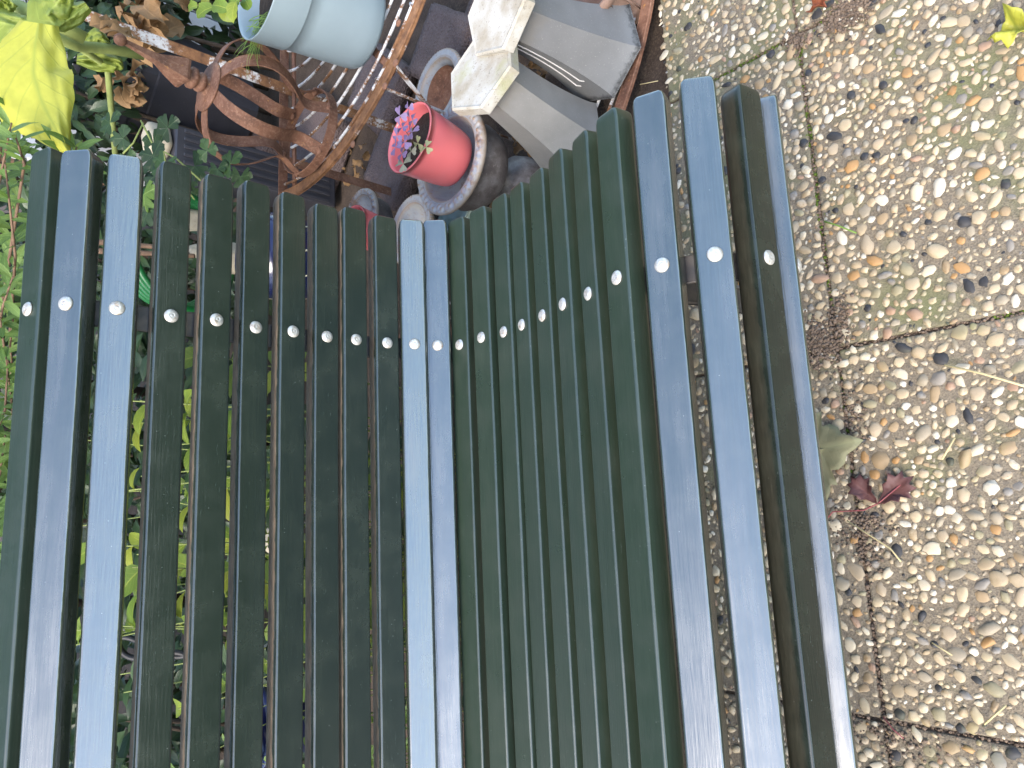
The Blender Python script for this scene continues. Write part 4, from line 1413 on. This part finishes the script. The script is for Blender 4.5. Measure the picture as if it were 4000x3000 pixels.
CBL = [(600, 560), (655, 500), (640, 640), (600, 690), (810, 590), (900, 640), (850, 660), (760, 650), (560, 760), (580, 820), (600, 610), (740, 700), (500, 620), (480, 540), (430, 480), (640, 700), (940, 690)]
for (px, py) in CBL:
    t = rng.uniform(1.62, 1.85)
    lobed(cb, att(px, py, t), -CF + Vector((rng.uniform(-.3, .3), rng.uniform(-.3, .3), .5)), rng.uniform(.028, .042), M['darkleaf1'] if rng.random() < .8 else M['shrubleaf'])
for pts in (((550, 470), (600, 570), (690, 620), (800, 720)), ((560, 480), (520, 560), (480, 600)), ((600, 570), (640, 600), (660, 680)), ((760, 780), (700, 700), (640, 620))):
    q = MB(); q.tube([att(a, b, 1.72) for a, b in pts], .0022, 6); q.build('stem', M['stalk'], cb, True)
# tobacco-like plant with the big yellow leaf
tb = empty('broad_leaved_plant', (-1.62, .78, 0), 'tall broad leaved plant with thick green stems and yellowing leaves', 'plant')
for (pts, r) in ((((-60, -60, 1.5), (60, 20, 1.42), (200, 82, 1.36), (330, 150, 1.4)), .013), (((560, 215, 1.75), (420, 190, 1.7), (300, 180, 1.6), (150, 120, 1.5)), .012), (((300, 180, 1.6), (420, 260, 1.8), (450, 600, 2.0)), .008)):
    q = MB(); q.tube([att(*p) for p in pts], r, 12); q.build('stem', M['stalk'], tb, True)
def sheet_leaf(name, mid, width, t_fn, mat, parent, nu=10, nv=22, ripple=.006, seed=0.0, notch=None, cup=.02):
    """a broad leaf from its midrib (direction points with depth) and half widths on either side"""
    V = []; F = []; UV = []
    def ip(tab, t):
        f = t * (len(tab) - 1); i = min(int(f), len(tab) - 2); k = f - i
        k = k * k * (3 - 2 * k) if False else k
        a, b = tab[i], tab[i + 1]
        return tuple(x + (y - x) * k for x, y in zip(a, b)) if isinstance(a, tuple) else a + (b - a) * k
    for j in range(nv + 1):
        t = j / nv
        mx, my = ip(mid, t); x2, y2 = ip(mid, min(1, t + .04)); x1, y1 = ip(mid, max(0, t - .04))
        dx, dy = x2 - x1, y2 - y1; l = math.hypot(dx, dy); nx, ny = dy / l, -dx / l
        wl, wr = ip(width, t)
        for i in range(-nu, nu + 1):
            u = i / nu
            w = wl if u < 0 else wr
            edge = 1 + .03 * math.sin(t * 30 + seed) * abs(u)
            px = mx + nx * u * w * edge; py = my + ny * u * w * edge
            tt = t_fn(t) + cup * abs(u) ** 1.5 + ripple * noise.noise(Vector((u * 2.2 + seed, t * 4, seed))) + ripple * .35 * noise.noise(Vector((u * 7, t * 11, seed + 4)))
            V.append(att(px, py, tt)); UV.append((.5 + u / 2, t))
    n = 2 * nu + 1
    for j in range(nv):
        for i in range(n - 1):
            F.append([j * n + i, j * n + i + 1, (j + 1) * n + i + 1, (j + 1) * n + i])
    me = mesh_from(V, F, UV)
    return link(name, me, mat, parent, True)
big_leaf = sheet_leaf('leaf', [(150, 90), (135, 190), (130, 290), (160, 390), (205, 480), (240, 545), (272, 605)],
           [(75, 80), (130, 115), (170, 140), (190, 150), (170, 125), (90, 70), (50, 35), (5, 5)], lambda t: 1.16 - .05 * t, M['yellowleaf'], tb, ripple=.010, cup=.02, seed=3)
big_leaf['label'] = 'large bright yellow green leaf hanging over the bench top'
sheet_leaf('leaf', [(225, 110), (180, 60), (215, 20), (260, -30)], [(60, 60), (75, 90), (90, 80), (40, 40)], lambda t: 1.24, M['tobacco'], tb, ripple=.013, seed=8)
sheet_leaf('leaf', [(340, 20), (290, 60), (240, 90), (190, 110)], [(20, 30), (60, 45), (50, 40), (10, 10)], lambda t: 1.25, M['tobacco'], tb, ripple=.013, seed=12)
sheet_leaf('leaf', [(170, 110), (90, 105), (20, 90), (-90, 70)], [(20, 20), (45, 75), (50, 110), (60, 120)], lambda t: 1.33, M['tobacco'], tb, ripple=.013, seed=5)
sheet_leaf('leaf', [(150, 190), (80, 230), (20, 280), (-60, 330)], [(10, 10), (40, 35), (50, 45), (40, 40)], lambda t: 1.28, M['tobacco'], tb, ripple=.02, seed=6)
sheet_leaf('leaf', [(20, -10), (0, 20), (-40, 60)], [(30, 60), (60, 60), (30, 30)], lambda t: 1.35, M['tobacco'], tb, ripple=.02, seed=7)
sheet_leaf('leaf', [(310, 190), (380, 150), (430, 170)], [(15, 15), (40, 45), (6, 6)], lambda t: 1.7, M['tobacco'], tb, ripple=.025, seed=17)
sheet_leaf('leaf', [(300, 230), (380, 235), (460, 250), (480, 270)], [(20, 20), (45, 45), (35, 25), (6, 6)], lambda t: 1.75, M['tobacco'], tb, ripple=.025, seed=27)
sheet_leaf('leaf', [(160, 300), (90, 280), (60, 330), (40, 400)], [(20, 40), (60, 60), (50, 60), (20, 20)], lambda t: 1.30, M['tobacco'], tb, ripple=.013, seed=31)
for (px, py, s) in ((390, 120, 1), (350, 100, 2), (420, 140, 3)):
    q = MB(); c = att(px, py, 1.68)
    q.leaf(c, CX - CD * .3, -CF, .07, .045, seg=7, curl=.9, fold=.5, wave=.4, twist=.6, seed=s); q.build('withered_leaf', M['dryleaf'], tb, True)
# dark background shrubs
def bush(name, c, r, n, L, mat, label, cat='shrub'):
    o = empty(name, (c[0], c[1], 0), label, cat, 'dark shrubs behind the bench')
    q = MB()
    for k in range(n):
        v = Vector((rng.gauss(0, 1), rng.gauss(0, 1), rng.gauss(0, 1))).normalized() * (rng.random() ** .4)
        p = Vector(c) + Vector((v.x * r[0], v.y * r[1], v.z * r[2]))
        d = (v + Vector((rng.uniform(-.7, .7), rng.uniform(-.7, .7), rng.uniform(-.6, .3))))
        l = rng.uniform(*L)
        q.leaf(p, d, v + Vector((.4, 0, .7)), l, l * rng.uniform(.3, .5), seg=3, curl=.4, fold=.25, shape='lance')
    f = q.build('foliage', mat, o, True); f['kind'] = 'stuff'
    q = MB()
    for k in range(5):
        q.tube([(c[0] + rng.uniform(-.1, .1), c[1] + rng.uniform(-.1, .1), 0), (c[0] + rng.uniform(-.5, .5) * r[0], c[1] + rng.uniform(-.5, .5) * r[1], c[2] + r[2] * .3)], [.012, .005], 6)
    q.build('stem', M['bark'], o, True)
    return o
bush('dark_shrub', (-2.75, .95, .55), (.42, .30, .50), 900, (.06, .11), M['darkleaf'], 'dark leaved shrub in front of the white boards, left of the planter')
bush('dark_shrub', (-2.7, .2, .45), (.45, .45, .50), 1100, (.06, .11), M['darkleaf'], 'dark leaved shrub low behind the middle of the backrest')
bush('dark_shrub', (-2.6, -.75, .45), (.5, .5, .5), 1100, (.06, .11), M['darkleaf'], 'dark leaved shrub behind the lower end of the backrest')
bush('dark_shrub', tuple(att(400, 120, 2.75)), (.30, .28, .22), 420, (.05, .10), M['darkleaf'], 'dark shrub branch between the green stem and the dead leaves')
bush('dark_shrub', tuple(att(470, 60, 3.0)), (.28, .25, .20), 420, (.05, .10), M['darkleaf'], 'dark shrub at the top edge behind the rusty post')
bush('dark_shrub', tuple(att(200, 420, 2.6)), (.32, .30, .26), 520, (.05, .10), M['darkleaf'], 'dark shrub behind the large yellow leaf')
bush('dark_shrub', (-3.0, 2.35, .75), (.45, .40, .7), 900, (.07, .12), M['darkleaf'], 'dark leaved shrub against the wall above the planter')

# ------------------------------------------------------------------ house wall of white boards behind the garden, with a creeper
WX = -3.45
hw = empty('garden_wall', (WX, 0, 0), 'white boarded wall with vertical grooves behind the planting', 'wall')
for k in range(7):
    y0 = 1.57 + k * .34
    q = MB(); q.box((WX - .02, y0 + .165, .58), (.04, .33, 1.16), bev=.006); q.build('board', M['white'], hw, True, smooth=False)
q = MB(); q.box((WX - .055, 2.76, .57), (.03, 2.4, 1.14)); q.build('backing', M['wood'], hw, True, smooth=False)
hg = empty('garden_hedge', (WX, -2, 0), 'dense dark hedge closing the garden behind the bench and the white boards', 'hedge')
q = MB()
for k in range(9500):
    p = Vector((WX + rng.uniform(-.55, .30), rng.uniform(-5.0, 5.0), rng.uniform(0, 2.7)))
    if p.y > .50: p.x -= .62
    d = Vector((rng.uniform(.1, 1), rng.uniform(-1, 1), rng.uniform(-.8, .8)))
    l = rng.uniform(.08, .14)
    q.leaf(p, d, Vector((1, 0, .7)), l, l * .6, seg=2, curl=.4, fold=.25)
q.build('foliage', M['darkleaf'], hg, True)['kind'] = 'stuff'
q = MB()
for k in range(28):
    y = -4.9 + k * .35
    wx = WX if y < .5 else WX - .62
    q.tube([(wx - .1, y, 0), (wx - .1 + rng.uniform(-.1, .1), y + .1, 1.2), (wx - .1, y - .1, 2.2)], [.03, .02, .008], 6)
q.build('stem', M['bark'], hg, True)
def tree(name, x, y, h, rad, n, label, L=(.16, .26), low=1.6):
    o = empty(name, (x, y, 0), label, 'tree', 'trees beyond the garden wall')
    q = MB(); q.tube([(x, y, 0), (x + .05, y, h * .35), (x - .03, y + .05, h * .8)], [.14, .10, .03], 10)
    for k in range(8):
        a = k * 2.4; z = h * (.3 + .06 * k)
        q.tube([(x, y, z), (x + math.cos(a) * rad * .4, y + math.sin(a) * rad * .4, z + .3), (x + math.cos(a) * rad * .75, y + math.sin(a) * rad * .75, z + .8)], [.045, .03, .012], 7)
    q.build('trunk', M['bark'], o, True)
    q = MB()
    cz = (h + low) / 2; rz = (h - low) / 2
    for k in range(n):
        v = Vector((rng.gauss(0, 1), rng.gauss(0, 1), rng.gauss(0, 1))).normalized() * (rng.random() ** .33)
        p = Vector((x + v.x * rad, y + v.y * rad, cz + v.z * rz))
        if noise.noise(p * 1.1 + Vector((x, y, 0))) < -.28: continue
        l = rng.uniform(*L)
        q.leaf(p, v + Vector((rng.uniform(-.8, .8), rng.uniform(-.8, .8), rng.uniform(-.8, .4))), v + Vector((0, 0, .6)), l, l * .55, seg=2, curl=.4, fold=.25)
    f = q.build('crown', M['darkleaf'], o, True); f['kind'] = 'stuff'
    return o
for (x, y, h, r, lab) in ((-5.6, -2.6, 7.6, 2.3, 'shortest dark tree, beyond the hedge'), (-5.4, .3, 8.6, 2.4, 'tallest dark tree, beyond the end of the white wall'), (-5.7, 3.3, 8.0, 2.4, 'dark tree rising straight behind the white boarded wall')):
    tree('garden_tree', x, y, h, r, 5200, lab)

# ------------------------------------------------------------------ fallen leaves and straws on the paving
def flat_leaf(name, outline, c, ang, scale, mat, label, cat, stem=None, z=.006, lift=.012, group=None, stem_mat=None):
    o = empty(name, c, label, cat, group)
    o.rotation_euler = (0, 0, R_(ang))
    n = len(outline)
    V = []; UV = []; F = []
    rings = 5
    cx, cy = .0, .35
    for k in range(rings + 1):
        f = k / rings
        for (x, y) in outline:
            X = cx + (x - cx) * f; Y = cy + (y - cy) * f
            zz = lift * (noise.noise(Vector((X * 2.2 + c[0] * 9, Y * 2.2, 1))) * 1.4 + .5 * f * f)
            V.append(Vector((X * scale, Y * scale, max(.0, zz))) + Vector((0, 0, z))); UV.append((X * .6 + .5, Y))
    for k in range(rings):
        for i in range(n):
            j = (i + 1) % n
            F.append([k * n + i, k * n + j, (k + 1) * n + j, (k + 1) * n + i])
    q = MB(); q.add(V, F, UV)
    b = q.build('blade', mat, o)
    md = b.modifiers.new('solid', 'SOLIDIFY'); md.thickness = .0006
    # raised veins
    if stem:
        q = MB(); q.tube([Vector((x * scale, y * scale, z + .002 + .001 * i)) for i, (x, y) in enumerate(stem)], .0011 if scale < .08 else .0016, 6)
        q.build('stalk', stem_mat or mat, o)
    return o
maple = [(0, 0), (.20, -.02), (.42, -.10), (.44, .06), (.62, .10), (.60, .22), (.80, .34), (.66, .42), (.56, .44), (.58, .54), (.34, .50), (.36, .62), (.28, .74), (.16, .80), (.10, .95), (0, 1.1), (-.10, .95), (-.16, .80), (-.28, .74), (-.36, .62), (-.34, .50), (-.58, .54), (-.56, .44), (-.66, .42), (-.80, .34), (-.60, .22), (-.62, .10), (-.44, .06), (-.42, -.10), (-.20, -.02)]
lobe = [(0, 0), (.10, .12), (.16, .32), (.30, .42), (.22, .52), (.40, .66), (.26, .72), (.30, .92), (.14, .88), (.06, 1.08), (-.04, .9), (-.20, .98), (-.18, .78), (-.34, .74), (-.22, .56), (-.26, .42), (-.14, .30), (-.08, .12)]
c = at(3225, 1775, 0); flat_leaf('fallen_leaf', maple, (c.x - .045, c.y + .004, .002), -84, .108, M['mapleleaf'], 'dull olive tan maple leaf lying against the bench front', 'leaf', stem=[(0, .02), (0, .5), (0, 1.0)], group='fallen leaves on the paving')
c = at(3437, 1968, 0); flat_leaf('fallen_leaf', lobe, (c.x, c.y, 0), 42, .056, M['redleaf'], 'dark red lobed leaflet, left one of a fallen pair', 'leaf', group='fallen leaves on the paving')
flat_leaf('fallen_leaf', lobe, (c.x, c.y, 0), -52, .066, M['redleaf'], 'dark red lobed leaflet with long red stalk, right one of a fallen pair', 'leaf', stem=[(0.02, .9), (0, 0.02), (-.1, -.35), (-.55, -.95), (-.50, -1.3)], group='fallen leaves on the paving', stem_mat=M['redstalk'])
c = at(3165, 65, 0); flat_leaf('fallen_leaf', lobe, (c.x, c.y, .004), -70, .046, M['rustleaf'], 'small orange brown curled leaf beside the soil heap', 'leaf', lift=.03, group='fallen leaves on the paving')
c = at(3985, 150, 0); flat_leaf('fallen_leaf', maple, (c.x + .004, c.y - .01, .006), 10, .044, M['yellowleaf'], 'bright yellow leaf at the top right edge', 'leaf', lift=.03, group='fallen leaves on the paving')
def straw(pts, r, mat, label, name='straw'):
    q = MB(); q.tube([at(a, b, .012) for a, b in pts], r, 6)
    tag(q.build(name, mat), label, 'straw' if name == 'straw' else 'stalk', 'straws on the paving')
straw([(3690, 1425), (3840, 1460), (4040, 1520)], .0016, M['straw'], 'long yellow straw running off the right edge')
straw([(3310, 2035), (3420, 2105), (3480, 2145), (3520, 2195)], .0012, M['straw'], 'thin bent straw beside the red leaf stalk')
straw([(3220, 865), (3270, 880), (3345, 910)], .0014, M['grass'], 'short green grass stalk by the long joint', 'grass_stalk')
straw([(3450, 2800), (3490, 2850), (3530, 2885)], .0010, M['redstalk'], 'thin red stalk near the bottom of the paving', 'leaf_stalk')
straw([(3680, 1795), (3730, 1710)], .0014, M['straw'], 'short straw on the paving right of the olive leaf')
straw([(3640, 2510), (3720, 2560)], .0010, M['straw'], 'tiny straw on the lower paving')
straw([(3845, 2830), (3930, 2755)], .0014, M['straw'], 'short straw in the lower right of the paving')
straw([(2500, 330), (2570, 316)], .0010, M['straw'], 'thin pale stalk on the soil beside the dark edged vase')
